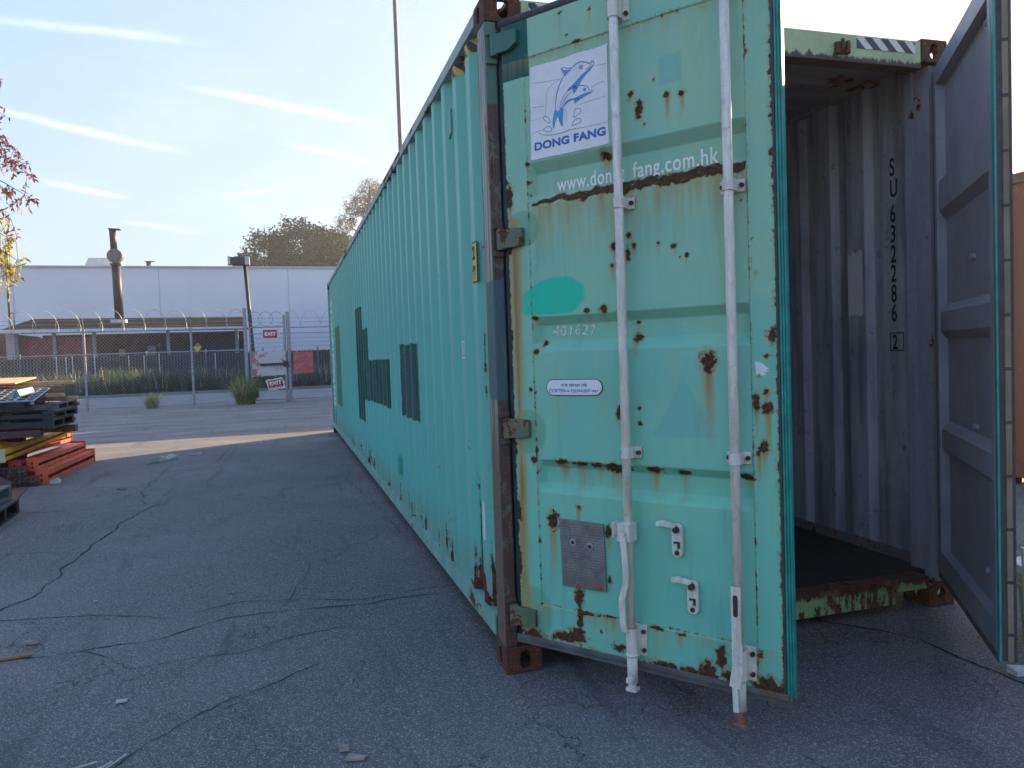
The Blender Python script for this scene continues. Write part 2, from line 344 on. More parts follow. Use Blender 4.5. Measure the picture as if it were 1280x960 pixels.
# corner posts (rusty, peeled)
def post_extra(t, v, c):
    x, y, z = t.xyz(v)
    wood = t.noise(t.scale(v, (30, 30, 1.2)), 1.2, 7, 0.7)
    c = t.mix(t.ss(wood, 0.44, 0.54), c, (0.36, 0.33, 0.28)); 
    wood2 = t.noise(t.scale(v, (22, 22, 0.9)), 1.7, 7, 0.7)
    c = t.mix(t.ss(wood2, 0.47, 0.55), c, (0.15, 0.085, 0.06))
    low = t.ss(t.add(z, t.mul(t.sub(wood, 0.5), 1.6)), 1.25, 0.75)
    c = t.mix(t.mul(low, 0.8), c, t.mix(t.ss(wood2, 0.4, 0.6), (0.105, 0.045, 0.032), (0.15, 0.11, 0.08)))
    front = t.ss(y, .008, .003)
    c = t.mix(t.mul(front, 0.92), c, t.mix(t.ss(t.noise(v, 6, 6, 0.7), 0.50, 0.60), (0.080, 0.034, 0.028), (0.12, 0.14, 0.085)))
    edge = t.add(t.mul(t.sub(wood, 0.5), 0.012), 0.0)
    c = t.mix(t.box(t.add(z, edge), y, 1.19, 1.70, -.02, .112, .004), c, (0.05, 0.115, 0.125))
    c = t.mix(t.box(z, y, 2.44, 2.80, -.02, .03, .004), c, (0.08, 0.17, 0.12))
    return c
M_post = worn('peeling_post', (0.24, 0.36, 0.29), 0.30, 5, (6, 6, 0.8), extra=post_extra)
for x0, x1, mats in ((0, .050, [M_post]), (W_ - .050, W_, [M_post])):
    mb = MB(); mb.box(x0, x1, 0.002, .135, .120, 2.780); cpart(mb, 'corner_post', mats, bevel=.004)
for x0, x1 in ((.0505, .090), (W_ - .090, W_ - .0505)):       # inner J-bar of the post
    mb = MB(); mb.box(x0, x1, .030, .13, .120, 2.780); cpart(mb, 'post_lining', [M_gasket_dark if x0 < 1 else worn('grey_lining', GREYIN, .3, 5)])
for x0, x1 in ((0, .12), (W_ - .12, W_)):
    mb = MB(); mb.box(x0, x1, L_ - .12, L_, .120, 2.780); cpart(mb, 'corner_post', [M_rail], bevel=.004)

# corrugated side walls
def wall_profile(y=0.360):
    pts = [(0.137, .040 if y < .4 else .046)]
    while y < L_ - 0.30:
        pts += [(y - .070, .046), (y - .034, .010), (y + .034, .010), (y + .070, .046)]; y += .2835
    pts.append((L_ - .121, .046)); return pts
PROF = wall_profile(); PROF_R = wall_profile(.472)
def side_mat(t):
    v = t.coord(); x, y, z = t.xyz(v)
    n1 = t.noise(v, 3.0, 8, 0.62); n2 = t.noise(v, 18, 5, 0.6); st = t.noise(t.scale(v, (1, 9, 0.35)), 1.6, 7, 0.65); big = t.noise(v, 0.5, 4)
    c = t.mix(t.ss(z, 2.4, 0.9), (0.180, 0.480, 0.395), (0.130, 0.490, 0.425))
    c = t.mix(t.mul(t.ss(y, 3.0, 0.3), 0.5), c, (0.18, 0.50, 0.41))
    c = t.mix(t.mul(t.ss(big, 0.35, 0.7), 0.4), c, (0.145, 0.42, 0.37))
    c = t.mix(t.mul(t.ss(st, 0.55, 0.75), 0.35), c, (0.22, 0.40, 0.33))
    wb = t.mul(t.sub(n2, 0.5), 0.035)
    Y = t.add(y, wb); Z = t.add(z, t.mul(wb, 1.5))
    dk = None
    for y0, y1, z0, z1 in ((2.03, 2.88, .935, 1.49), (5.80, 6.60, .66, 2.02), (5.24, 5.80, .93, 1.74), (3.50, 5.24, .945, 1.385), (3.56, 3.66, .76, .945)):
        b = t.box(Y, Z, y0, y1, z0, z1, .006); dk = b if dk is None else t.mx(dk, b)
    c = t.mix(dk, c, t.mix(t.ss(t.noise(t.scale(v, (1, 6, 0.6)), 2, 5), 0.4, 0.6), (0.006, 0.085, 0.070), (0.045, 0.105, 0.100)))
    c = t.mix(t.box(Y, Z, 9.6, 10.8, .62, 1.97, .02), c, (0.10, 0.22, 0.13))
    c = t.mix(t.box(t.add(y, t.mul(t.sub(n1, 0.5), .15)), t.add(z, t.mul(t.sub(n1, .5), .25)), 3.05, 3.35, .42, .60, .03), c, (0.02, 0.30, 0.19))
    for py, pz, ph in ((6.6, 1.05, .9),):
        pass
    # rust: scattered, denser low down and by the door end, with vertical runs
    low = t.mul(t.ss(z, .62, .20), .13); endb = t.mul(t.ss(y, 1.2, .2), .05)
    f = t.add(t.add(n1, t.mul(t.sub(n2, .5), .30)), t.add(low, endb))
    run = t.noise(t.scale(v, (1, 14, 0.55)), 1.5, 6, 0.6)
    f2 = t.add(t.add(run, t.mul(t.sub(n2, .5), .2)), t.add(t.mul(low, 0.9), endb))
    r1 = t.ss(f, .705, .725); r2 = t.ss(f2, .70, .725)
    c = t.mix(t.mul(t.ss(f2, .64, .74), .4), c, (0.28, 0.25, 0.13))
    c = t.mix(t.mul(t.ss(f, .66, .74), .5), c, (0.30, 0.24, 0.12))
    rs = t.mx(r1, r2)
    gr = t.mul(t.ss(t.add(z, t.mul(t.sub(run, .5), .5)), .50, .22), .45); c = t.mix(gr, c, (0.22, 0.25, 0.19))
    scr = t.noise(t.scale(v, (1, .8, 30)), 3.0, 3, .5); c = t.mix(t.mul(t.ss(scr, .70, .73), .5), c, (0.36, 0.52, 0.46))
    # the run of rust beside the door end, foot of the wall
    spot = t.box(t.add(y, t.mul(t.sub(n1, .5), .10)), t.add(z, t.mul(t.sub(run, .5), .2)), .49, .57, .24, .80, .012)
    spot = t.mul(spot, t.ss(t.add(n2, t.mul(t.ss(z, .65, .35), .5)), .42, .56))
    line = t.box(t.add(y, t.mul(t.sub(t.noise(t.scale(v, (1, 1, 4)), 2, 5), .5), .045)), z, .265, .277, .22, 1.55, .004); line = t.mul(line, t.ss(t.noise(v, 6, 5), .36, .5))
    rs = t.mx(rs, t.mx(spot, line))
    c = t.mix(rs, c, t.ramp(t.noise(v, 30, 5, .7), RUST_STOPS))
    fl = t.ss(t.noise(v, 6.5, 7, 0.7), .755, .765); c = t.mix(fl, c, (0.55, 0.58, 0.55))
    # white numbers worn to flecks near the far end
    c = t.mix(t.mul(t.box(y, z, 11.35, 11.75, .55, 2.5, .01), t.ss(t.noise(t.scale(v, (1, 3, 6)), 2.2, 3), .45, .52)), c, (0.62, 0.66, 0.62))
    return dict(color=c, spec=.22, rough=t.add(.45, t.mul(rs, .4)), bump=t.add(t.add(t.mul(rs, -.7), t.mul(n2, .3)), t.mul(t.noise(v, 2.2, 3), 3.0)), bs=.5, bd=.004)
M_side = material('side_paint', side_mat, .45)
def inner_mat(t):
    v = t.coord(); x, y, z = t.xyz(v)
    st = t.noise(t.scale(v, (1, 5, .5)), 1.8, 8, .62); n = t.noise(v, 2.0, 6, .6); n2 = t.noise(v, 14, 6, .65)
    c = t.mix(t.ss(st, .35, .65), (0.18, 0.20, 0.235), (0.40, 0.425, 0.465))
    c = t.mix(t.mul(t.ss(n, .45, .7), .6), c, (0.44, 0.45, 0.46)); c = t.mix(t.mul(t.ss(n2, .58, .72), .6), c, (0.05, 0.05, 0.055))
    wv = t.mul(t.sub(t.noise(t.scale(v, (1, 20, 2)), 2, 4), .5), .09)
    ptch = t.box(y, t.add(z, wv), .565, .70, 1.545, 1.915, .004); c = t.mix(ptch, c, (0.62, 0.67, 0.65))
    c = t.mix(t.mul(t.box(t.add(y, t.mul(t.sub(n, .5), .2)), z, .10, .24, 1.2, 1.62, .04), t.ss(t.noise(v, 9, 6), .5, .6)), c, (0.33, 0.35, 0.35))
    c = t.mix(t.ss(t.add(n2, t.mul(n, .5)), .98, 1.02), c, (0.10, 0.045, 0.03))
    return dict(color=c, bump=n2, bs=.3, bd=.002)
M_inner = material('inner_grey_paint', inner_mat, .5)
def side_wall(name, side):
    P = PROF if side == 0 else PROF_R; z0, z1 = .20, 2.84; out = [];
    me_o = MB()
    def X(d): return d if side == 0 else W_ - d
    zz = [z0, 2.795, 2.84]
    # the corrugation is pressed: it fades to flat at top of the sheet? (kept straight) - outer and inner skins 2 mm apart
    for skin, off, mi in ((0, 0, 0), (1, .0022, 1)):
        for (ya, da), (yb, db) in zip(P, P[1:]):
            me_o.quad([(X(da + off), ya, z0), (X(db + off), yb, z0), (X(db + off), yb, z1), (X(da + off), ya, z1)], mi)
    o = cpart(me_o, name, [M_side if side == 0 else worn('side_paint_plain', SIDE, .35, 3), M_inner], fix=False)
    return o
side_wall('side_wall', 0); side_wall('side_wall', 1)
for side in (0, 1):
    def X(a): return a if side == 0 else W_ - a
    mb = MB(); mb.box(X(0.0), X(.060), .18, L_ - .18, 2.832, 2.890); cpart(mb, 'top_rail', [M_toprail], bevel=.003)
    mb = MB(); mb.box(X(.003), X(.010), .18, L_ - .18, .112, .196); mb.box(X(.003), X(.044), .18, L_ - .18, .1965, .2035); mb.box(X(.0105), X(.050), .18, L_ - .18, .108, .114); cpart(mb, 'bottom_rail', [M_rail])
# hazard triangles at the top of the two first recesses
def haz(cols, period, slant, axisx='y'):
    def f(t):
        v = t.coord(); x, y, z = t.xyz(v); a = y if axisx == 'y' else x
        k = t.m('FRACT', t.m('DIVIDE', t.add(a, t.mul(z, slant)), period))
        c = t.mix(t.m('GREATER_THAN', k, .5), cols[0], cols[1]); n = t.noise(v, 25, 6, .65)
        return t.mix(t.ss(n, .60, .66), c, (0.14, 0.09, 0.05))
    return f
M_haz_y = material('hazard_yellow_black', haz(((0.62, 0.36, 0.04), (0.03, 0.03, 0.03)), .085, -1.0), .6)
mb = MB()
for (ya, da), (yb, db) in zip(PROF[:8], PROF[1:9]):
    mb.quad([(da - .0015, ya, 2.770), (db - .0015, yb, 2.770), (db - .0015, yb, 2.828), (da - .0015, ya, 2.828)])
cpart(mb, 'hazard_stripe', [M_haz_y], fix=False)
# height sticker 2.9 on the first crest, reference frame mark
M_yellow = plain('sticker_yellow', (0.68, 0.42, 0.03), .5, .15); M_ink = plain('black_ink', (0.02, 0.02, 0.022), .6); M_white = plain('white_paint', (0.72, 0.74, 0.74), .5, .12, 20)
mb = MB(); mb.prism([(.30, 1.725), (.39, 1.725), (.39, 1.915), (.30, 1.915)], .0085, .0095, axis='x'); mb.prism([(.307, 1.732), (.383, 1.732), (.383, 1.908), (.307, 1.908)], .0075, .0085, 1, axis='x')
hs = cpart(mb, 'height_sticker', [M_ink, M_yellow])
for k, ch in enumerate('29'):
    text_obj('digit', ch, .085, M_ink, hs, (.0068, .380, 1.835 - k * .09), (math.pi / 2, 0, -math.pi / 2), 1.15, bold=.003)
mb = MB()
for a in ((.62, .628, 1.37, 1.46), (.668, .676, 1.37, 1.46), (.628, .668, 1.452, 1.46), (.628, .668, 1.37, 1.378)): mb.prism([(a[0], a[2]), (a[1], a[2]), (a[1], a[3]), (a[0], a[3])], .0085, .0095, axis='x')
fr = cpart(mb, 'reference_mark', [M_white]); text_obj('digit', 'i', .07, M_white, fr, (.0085, .655, 1.392), (math.pi / 2, 0, -math.pi / 2), 1.2, bold=.002)
mb = MB(); mb.prism([(.33, .52), (.365, .50), (.37, .62), (.36, .70), (.335, .69)], .0085, .0095, axis='x'); cpart(mb, 'torn_sticker', [M_white])
# tie bracket high on the side
mb = MB(); mb.prism([(.70, 2.52), (.76, 2.50), (.76, 2.66), (.70, 2.64)], -.002, .010, axis='x'); cpart(mb, 'vent_cover', [M_teal], bevel=.003)

# roof (transverse corrugation), far end wall, floor, header, sill
mb = MB(); y = .10; pr = []
while y < L_ - .12: pr += [(y, 2.868), (y + .03, 2.848), (y + .08, 2.848), (y + .11, 2.868)]; y += .21
pr.append((L_ - .06, 2.868))
for (ya, za), (yb, zb) in zip(pr, pr[1:]):
    mb.quad([(.06, ya, za), (W_ - .06, ya, za), (W_ - .06, yb, zb), (.06, yb, zb)], 0); mb.quad([(.06, ya, za - .002), (W_ - .06, ya, za - .002), (W_ - .06, yb, zb - .002), (.06, yb, zb - .002)], 1)
cpart(mb, 'roof', [M_toprail, worn('ceiling_grey', (0.30, .30, .32), .35, 3)], fix=False)
mb = MB(); mb.box(.12, W_ - .12, L_ - .06, L_ - .02, .12, 2.85); cpart(mb, 'end_wall', [M_inner])
mb = MB()
for k in range(7):
    a = .06 + k * .3315; mb.box(a, a + .3285, .10, L_ - .06, .14, .168)
def floorm(t):
    v = t.coord(); n = t.noise(t.scale(v, (8, .6, 1)), 2, 6, .6); c = t.mix(t.ss(n, .3, .7), (0.010, 0.010, 0.011), (0.028, 0.025, 0.024)); return dict(color=c, bump=n, bs=.3, bd=.002)
cpart(mb, 'floor', [material('floor_wood', floorm, .75)])
mb = MB()
for k in range(39): yy = .35 + k * .305; mb.box(.06, W_ - .06, yy, yy + .045, .03, .139)
cpart(mb, 'cross_members', [M_casting])
def hdr_extra(t, v, c):
    x, y, z = t.xyz(v); n = t.noise(t.scale(v, (3, 1, 1)), 9, 6, .65)
    c = t.mix(t.ss(t.add(z, t.mul(t.sub(n, .5), .10)), 2.785, 2.768), c, (0.060, 0.028, 0.020)); return c
M_hdr = worn('header_paint', (0.42, 0.55, 0.30), .25, 3, (1, 1, .5), extra=hdr_extra)
mb = MB(); mb.box(.165, W_ - .165, .004, .10, 2.754, 2.884); mb.box(.165, W_ - .165, .0, .012, 2.750, 2.7535)
cpart(mb, 'door_header', [M_hdr], bevel=.003)
mb = MB(); mb.box(1.75, 1.83, -.02, .0035, 2.782, 2.835); mb.box(1.77, 1.785, -.035, -.02, 2.79, 2.845); mb.box(1.80, 1.815, -.035, -.02, 2.785, 2.838); cpart(mb, 'lock_bracket', [M_casting], bevel=.004)
M_haz_w = material('hazard_white_black', haz(((0.66, 0.66, 0.62), (0.045, 0.045, 0.05)), .097, 1.0, 'x'), .6)
mb = MB(); mb.box(1.885, 2.235, .001, .0035, 2.820, 2.876); cpart(mb, 'hazard_stripe', [M_haz_w])
mb = MB(); mb.box(.20, .55, .001, .0035, 2.820, 2.876); cpart(mb, 'hazard_stripe', [M_haz_w])
def sill_extra(t, v, c):
    x, y, z = t.xyz(v); n = t.noise(t.scale(v, (3.5, 1, .9)), 5.5, 7, .68)
    top = t.ss(t.add(z, t.mul(t.sub(n, .5), .20)), .115, .14)
    m_ = t.mx(t.ss(n, .5, .54), top)
    return t.mix(m_, c, t.ramp(t.noise(v, 20, 5, .7), RUST_STOPS))
M_sill = worn('sill_paint', (0.27, 0.42, 0.20), .35, 5, extra=sill_extra)
mb = MB(); mb.box(.30, 2.06, .0, .05, .045, .130); mb.box(.165, 2.273, .0, .099, .1305, .166); mb.box(.165, .30, .0, .05, .10, .130); mb.box(2.06, 2.273, .0, .05, .105, .130); cpart(mb, 'door_sill', [M_sill], bevel=.003)
mb = MB(); mb.box(W_ - .062, W_ - .0485, .18, L_ - .1, .1685, .225); cpart(mb, 'kick_strip', [worn('kick_grey', (.16, .17, .19), .4, 6)])
# tie-down ring and side lashing bits inside right wall
for z in (2.53, 1.42): mb = MB(); mb.tube([(2.392, .15, z), (2.375, .15, z), (2.372, .215, z), (2.392, .215, z)], .006, 6); cpart(mb, 'lashing_ring', [M_casting])
mb = MB(); mb.box(2.33, 2.386, .1305, .175, .17, 2.78); cpart(mb, 'inner_post_strip', [worn('grey_strip', GREYIN, .2, 6)])
# stencilled number on the inner wall (reads downwards, letters upright)
M_stencil = plain('stencil_black', (0.012, 0.013, 0.018), .7)
INX = W_ - .046 - .0022 - .001
tn = MB(); 
for a in ((.262, .268, 1.328, 1.432), (.355, .361, 1.328, 1.432), (.268, .355, 1.426, 1.432), (.268, .355, 1.328, 1.334)): tn.prism([(a[0], a[2]), (a[1], a[2]), (a[1], a[3]), (a[0], a[3])], 2.425 - .0, 2.4255, axis='x')
num = cpart(tn, 'stencilled_number', [M_stencil])
# the flat of the corrugation that carries the number (inner face of an outer crest)
FL = W_ - .046 - .0022 - .0008
for v in num.data.vertices: v.co.x = FL if v.co.x < 2.4252 else FL + .0005
for ch, z in zip('SU632286', (2.34, 2.224, 2.087, 1.976, 1.865, 1.758, 1.647, 1.54)):
    text_obj('digit', ch, .135, M_stencil, num, (FL, .347, z - .045), (math.pi / 2, 0, -math.pi / 2), .60, spacing=1, bold=.0022)
text_obj('digit', '2', .115, M_stencil, num, (FL, .344, 1.340), (math.pi / 2, 0, -math.pi / 2), .66, bold=.002)

# ------------------------------------------------------------------ doors
DW = 1.105
BANDS = ((2.165, 2.12, 2.03, 1.985), (1.533, 1.497, 1.43, 1.392), (.945, .912, .845, .808))
def depth(s, z):
    d = np.zeros_like(s)
    inside = (s > .108) & (s < 1.016) & (z > .332) & (z < 2.585)
    d = np.where(inside, .004, d)
    ls = np.clip(np.minimum((s - .109) / .024, (1.016 - s) / .010), 0, 1)
    for t0, t1, b0, b1 in BANDS:
        prof = np.interp(z, [b1, b0, t1, t0], [0, 1, 1, 0]); d = np.maximum(d, np.where(inside, .004 + .034 * prof * ls, 0))
    return d
RUST = [(0.859, 1.334, 0.03, 0.031, 0.2), (0.369, 1.546, 0.014, 0.009, 0.047), (0.441, 1.548, 0.021, 0.015, 0.056), (0.584, 2.331, 0.013, 0.012, 0.023), (0.618, 2.271, 0.016, 0.029, 0.052), (0.731, 2.3, 0.012, 0.014, 0.057), (0.789, 2.295, 0.012, 0.011, 0.045), (0.639, 2.214, 0.006, 0.006, 0.014), (0.683, 2.366, 0.005, 0.004, 0.011), (0.288, 2.715, 0.007, 0.006, 0.067), (0.422, 2.694, 0.007, 0.006, 0.036), (0.36, 2.59, 0.021, 0.006, 0.024), (0.318, 2.626, 0.007, 0.006, 0.031), (0.465, 2.132, 0.024, 0.018, 0.042), (0.015, 2.028, 0.016, 0.053, 0.132), (0.564, 1.816, 0.01, 0.009, 0.024), (0.495, 1.785, 0.014, 0.015, 0.036), (0.583, 1.775, 0.01, 0.012, 0.03), (0.555, 1.748, 0.01, 0.024, 0.045), (0.681, 1.775, 0.01, 0.007, 0.041), (0.743, 1.757, 0.012, 0.011, 0.035), (0.791, 1.717, 0.009, 0.009, 0.034), (0.767, 1.714, 0.005, 0.004, 0.011), (0.489, 1.709, 0.01, 0.009, 0.046), (0.575, 1.431, 0.02, 0.018, 0.042), (0.573, 1.488, 0.013, 0.006, 0.018), (0.497, 1.148, 0.01, 0.028, 0.049), (0.586, 1.162, 0.007, 0.006, 0.018), (0.585, 1.107, 0.01, 0.009, 0.024), (1.092, 1.42, 0.016, 0.027, 0.038), (1.069, 1.348, 0.008, 0.008, 0.022), (1.041, 1.286, 0.005, 0.004, 0.014), (1.066, 1.225, 0.014, 0.011, 0.022), (1.03, 1.195, 0.011, 0.03, 0.083), (1.073, 1.171, 0.019, 0.019, 0.093), (1.057, 1.034, 0.014, 0.025, 0.066), (1.037, 1.014, 0.011, 0.008, 0.072), (0.174, 0.7, 0.024, 0.033, 0.201), (0.3, 0.761, 0.011, 0.01, 0.081), (0.436, 0.676, 0.014, 0.019, 0.064), (0.436, 0.489, 0.007, 0.013, 0.051), (0.29, 0.395, 0.019, 0.04, 0.0), (0.295, 0.334, 0.015, 0.04, 0.0), (0.294, 0.291, 0.015, 0.033, 0.0), (0.276, 0.235, 0.042, 0.03, 0.0), (0.222, 0.218, 0.054, 0.02, 0.0), (0.47, 0.222, 0.025, 0.016, 0.0), (0.393, 0.274, 0.005, 0.006, 0.026), (0.832, 0.21, 0.03, 0.036, 0.0), (0.91, 0.207, 0.026, 0.026, 0.0), (0.882, 0.27, 0.018, 0.041, 0.0), (1.052, 0.202, 0.047, 0.037, 0.0), (1.027, 0.312, 0.011, 0.011, 0.028), (0.652, 0.194, 0.059, 0.015, 0.0), (0.761, 0.197, 0.044, 0.012, 0.0), (0.63, 0.331, 0.026, 0.006, 0.049), (0.727, 0.325, 0.022, 0.006, 0.042), (0.442, 0.337, 0.05, 0.006, 0.051), (0.333, 0.334, 0.052, 0.007, 0.046), (0.061, 0.183, 0.049, 0.035, 0.0), (0.223, 0.941, 0.038, 0.01, 0.046), (0.306, 0.936, 0.037, 0.01, 0.081), (0.391, 0.935, 0.036, 0.01, 0.045), (0.472, 0.927, 0.049, 0.016, 0.069), (0.629, 0.93, 0.029, 0.012, 0.061), (0.747, 0.926, 0.025, 0.012, 0.071), (0.993, 0.925, 0.028, 0.011, 0.028), (0.088, 1.235, 0.008, 0.01, 0.033), (0.096, 0.941, 0.012, 0.013, 0.027), (0.139, 2.365, 0.006, 0.013, 0.019), (0.11, 2.161, 0.008, 0.01, 0.019), (0.111, 2.086, 0.008, 0.006, 0.013), (0.003, 0.987, 0.01, 0.034, 0.206), (0.004, 0.714, 0.013, 0.048, 0.208), (0.003, 0.507, 0.013, 0.069, 0.139), (0.01, 1.829, 0.012, 0.027, 0.2), (0.003, 1.461, 0.008, 0.027, 0.203), (1.098, 2.287, 0.005, 0.008, 0.013), (1.098, 2.148, 0.005, 0.008, 0.016), (0.991, 1.884, 0.006, 0.005, 0.016), (1.032, 1.751, 0.005, 0.005, 0.016), (1.04, 1.634, 0.005, 0.005, 0.016), (1.098, 2.027, 0.008, 0.008, 0.021), (0.123, 1.39, 0.012, 0.01, 0.026), (0.12, 1.529, 0.012, 0.01, 0.026), (0.152, 1.422, 0.012, 0.01, 0.02), (0.581, 1.933, 0.01, 0.015, 0.036), (1.022, 2.378, 0.005, 0.013, 0.032)]
def seg_dist(s, z, pts):
    d = np.full(s.shape, 9.0)
    for (a, b), (c, e) in zip(pts, pts[1:]):
        L2 = (c - a) ** 2 + (e - b) ** 2; t = np.clip(((s - a) * (c - a) + (z - b) * (e - b)) / L2, 0, 1); d = np.minimum(d, np.hypot(s - a - t * (c - a), z - b - t * (e - b)))
    return d
def door_masks(s, z):
    rust = np.zeros_like(s); stain = np.zeros_like(s)
    rg = np.random.RandomState(5)
    for cs, cz, rs, rz, st in RUST:
        d = np.hypot((s - cs) / (rs * 1.65), (z - cz) / (rz * 1.65)); rust = np.maximum(rust, np.clip(1 - d, 0, 1))
        stain = np.maximum(stain, .55 * np.clip(1 - np.hypot((s - cs) / (rs * 2.2), (z - cz) / (rz * 2.2)), 0, 1))
        if st > 0:
            L = st * 2.0; k = (cz - z) / L; lat = np.clip(1 - np.abs(s - cs) / (rs * 1.0 + .002), 0, 1) ** .7
            stain = np.maximum(stain, np.where((k > 0) & (k < 1), (1 - k) ** .8 * .8 * lat, 0))
    # the long rusted lower edge of the top recess and its weeping
    wz = 2.003 + .006 * np.sin(s * 31) + .004 * np.sin(s * 77 + 1)
    th = np.interp(s, [.12, .2, .3, .5, .8, 1.0], [.009, .014, .017, .028, .027, .024])
    rid = np.where((s > .12) & (s < 1.01), np.clip(1.0 - (np.abs(z - wz) / th) ** 2 * .75, 0, 1) * .85, 0); rust = np.maximum(rust, rid)
    k = (2.0 - z) / .42; weep = np.where((k > 0) & (k < 1) & (s > .12) & (s < 1.02), (1 - k) ** 1.4 * .52, 0); stain = np.maximum(stain, weep)
    # rusted ledges of the lower recess, edges of the stiles, foot of the panel
    for zz, a in ((.338, .24), (2.588, .13)):
        rust = np.maximum(rust, np.where((s > .11) & (s < 1.015), np.clip(1 - np.abs(z - zz) / .0075, 0, 1) * a * 1.3, 0)); k = (zz - z) / .10; stain = np.maximum(stain, np.where((k > 0) & (k < 1), (1 - k) * .35, 0))
    rust = np.maximum(rust, np.where((z > .33) & (z < 2.5), np.clip(1 - np.abs(s - .108) / .0035, 0, 1) * .36, 0))
    rust = np.maximum(rust, np.where(z > .2, np.clip(1 - np.abs(s - 1.017) / .004, 0, 1) * .42, 0))
    rust = np.maximum(rust, np.clip(1 - np.abs(z - .18) / .020, 0, 1) * .50); rust = np.maximum(rust, np.clip(1 - s / .008, 0, 1) * .55)
    k = np.where(z < 1.95, np.clip(1 - np.abs(s - .030) / .055, 0, 1) * .80, 0); stain = np.maximum(stain, k)
    rust = np.maximum(rust, np.clip((s - 1.094) / .010, 0, 1) * .45)
    # paint repairs
    dark = np.where((s < .1325) & (z > 2.513), 1.0, 0.0)
    blob = np.clip(1.25 - np.hypot((s - .205) / .150, (z - 1.600 - (s - .2) * .12) / .085), 0, 1); blob = np.where(z < 1.537, blob * 0, blob) ; blob = np.clip(blob * 2.5, 0, 1)
    hing = np.zeros_like(s)
    for cz, rz in ((1.90, .085), (1.06, .105), (.29, .13)): hing = np.maximum(hing, np.clip((1.0 - np.hypot((s - .07) / .100, (z - cz) / rz)) * 5, 0, 1))
    blue = np.zeros_like(s); 
    # faded triangle and square where stickers came off
    e = np.minimum.reduce([(z - 1.060), (1.283 - z) * .5 - (s - .764) * .88 + .0, (1.283 - z) * .5 + (s - .764) * .88]); blue = np.maximum(blue, np.clip(e / .006 + .5, 0, 1))
    e = np.minimum.reduce([s - .701, .787 - s, z - 2.339, 2.440 - z]); blue = np.maximum(blue, np.clip(e / .008 + .5, 0, 1))
    return rust, stain, dark, blob, hing, blue
def door_mat(t):
    v = t.coord(); x, y, z = t.xyz(v)
    A = t.xyz(t.attr('wear')[0]); B = t.xyz(t.attr('repaint')[0])
    n = t.noise(v, 42, 6, .65); nb = t.noise(v, 13, 5, .6); big = t.noise(v, 2.0, 5, .6)
    vs = t.noise(t.scale(v, (16, 16, 1.1)), 1.4, 6, .6)
    c = t.mix(t.ss(z, 2.3, .3), (0.31, 0.54, 0.375), (0.175, 0.545, 0.415))
    c = t.mix(t.mul(t.ss(big, .40, .66), .55), c, (0.150, 0.480, 0.420))
    c = t.mix(t.mul(t.ss(t.noise(v, 3.3, 4), .5, .72), .35), c, (0.25, 0.57, 0.38))
    c = t.mix(t.mul(B[2], .6), c, (0.15, 0.45, 0.42))
    c = t.mix(t.mul(A[2], .97), c, t.mix(vs, (0.000, 0.050, 0.038), (0.003, 0.115, 0.088)))
    bl = t.ss(t.add(B[0], t.mul(t.sub(nb, .5), .5)), .35, .75); c = t.mix(bl, c, (0.012, 0.56, 0.37))
    hg = t.ss(t.add(B[1], t.mul(t.sub(nb, .5), .6)), .25, .9); c = t.mix(t.mul(hg, .75), c, (0.15, 0.38, 0.24))
    # yellow-brown weeping
    stn = t.mul(A[1], t.add(.45, t.mul(t.ss(vs, .35, .65), .75)))
    c = t.mix(t.m('MULTIPLY', t.ss(stn, .03, .65), .90, clamp=True), c, (0.36, 0.27, 0.10))
    c = t.mix(t.mul(t.ss(stn, .55, .85), .6), c, (0.24, 0.12, 0.04))
    # rust: painted mask broken up by fine noise, plus pin-holes
    f = t.add(A[0], t.add(t.mul(t.sub(n, .5), 1.9), t.mul(t.sub(nb, .5), 1.1)))
    r = t.mul(t.ss(f, .33, .50), t.m('GREATER_THAN', A[0], .012))
    pin = t.ss(t.noise(v, 34, 3, .5), .79, .80); pin = t.mul(pin, t.ss(t.noise(v, 2.6, 3), .46, .55)); r = t.mx(r, pin)
    halo = t.mul(t.ss(f, .06, .36), t.m('GREATER_THAN', A[0], .004)); c = t.mix(t.mul(halo, .60), c, (0.30, 0.21, 0.085))
    blot = t.mul(t.ss(t.noise(t.scale(v, (1, 1, .45)), 5.0, 6, .65), .54, .74), .42); c = t.mix(blot, c, (0.27, 0.40, 0.20))
    dirt = t.mul(t.ss(t.noise(t.scale(v, (5, 5, .5)), 3.0, 6, .65), .52, .76), .35); c = t.mix(dirt, c, (0.12, 0.27, 0.20))
    c = t.mix(r, c, t.ramp(t.noise(v, 60, 5, .75), [(.3, (0.040, 0.022, 0.018)), (.5, (0.080, 0.042, 0.028)), (.68, (0.17, 0.085, 0.040))]))
    # chalky scratches
    sc = t.noise(t.scale(v, (3, 3, 40)), 2.0, 3, .5); c = t.mix(t.mul(t.ss(sc, .70, .72), .18), c, (0.42, 0.60, 0.52))
    return dict(color=c, spec=t.sub(.26, t.mul(r, .2)), rough=t.add(.42, t.add(t.mul(r, .5), t.mul(big, .12))), bump=t.add(t.mul(r, .8), t.add(t.mul(nb, .25), t.mul(big, 2.5))), bs=.55, bd=.003)
M_door = material('door_paint', door_mat, .4)
def door_in(t):
    v = t.coord(); x, y, z = t.xyz(v); n = t.noise(v, 3, 7, .62); n2 = t.noise(v, 25, 5, .6)
    c = t.mix(t.ss(n, .3, .7), (0.24, 0.265, 0.32), (0.345, 0.375, 0.43)); c = t.mix(t.mul(t.ss(n2, .6, .72), .4), c, (0.18, 0.19, 0.22))
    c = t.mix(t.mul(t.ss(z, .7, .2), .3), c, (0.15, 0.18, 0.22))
    return dict(color=c, bump=n2, bs=.25, bd=.002)
M_door_in = material('door_grey_inside', door_in, .45)

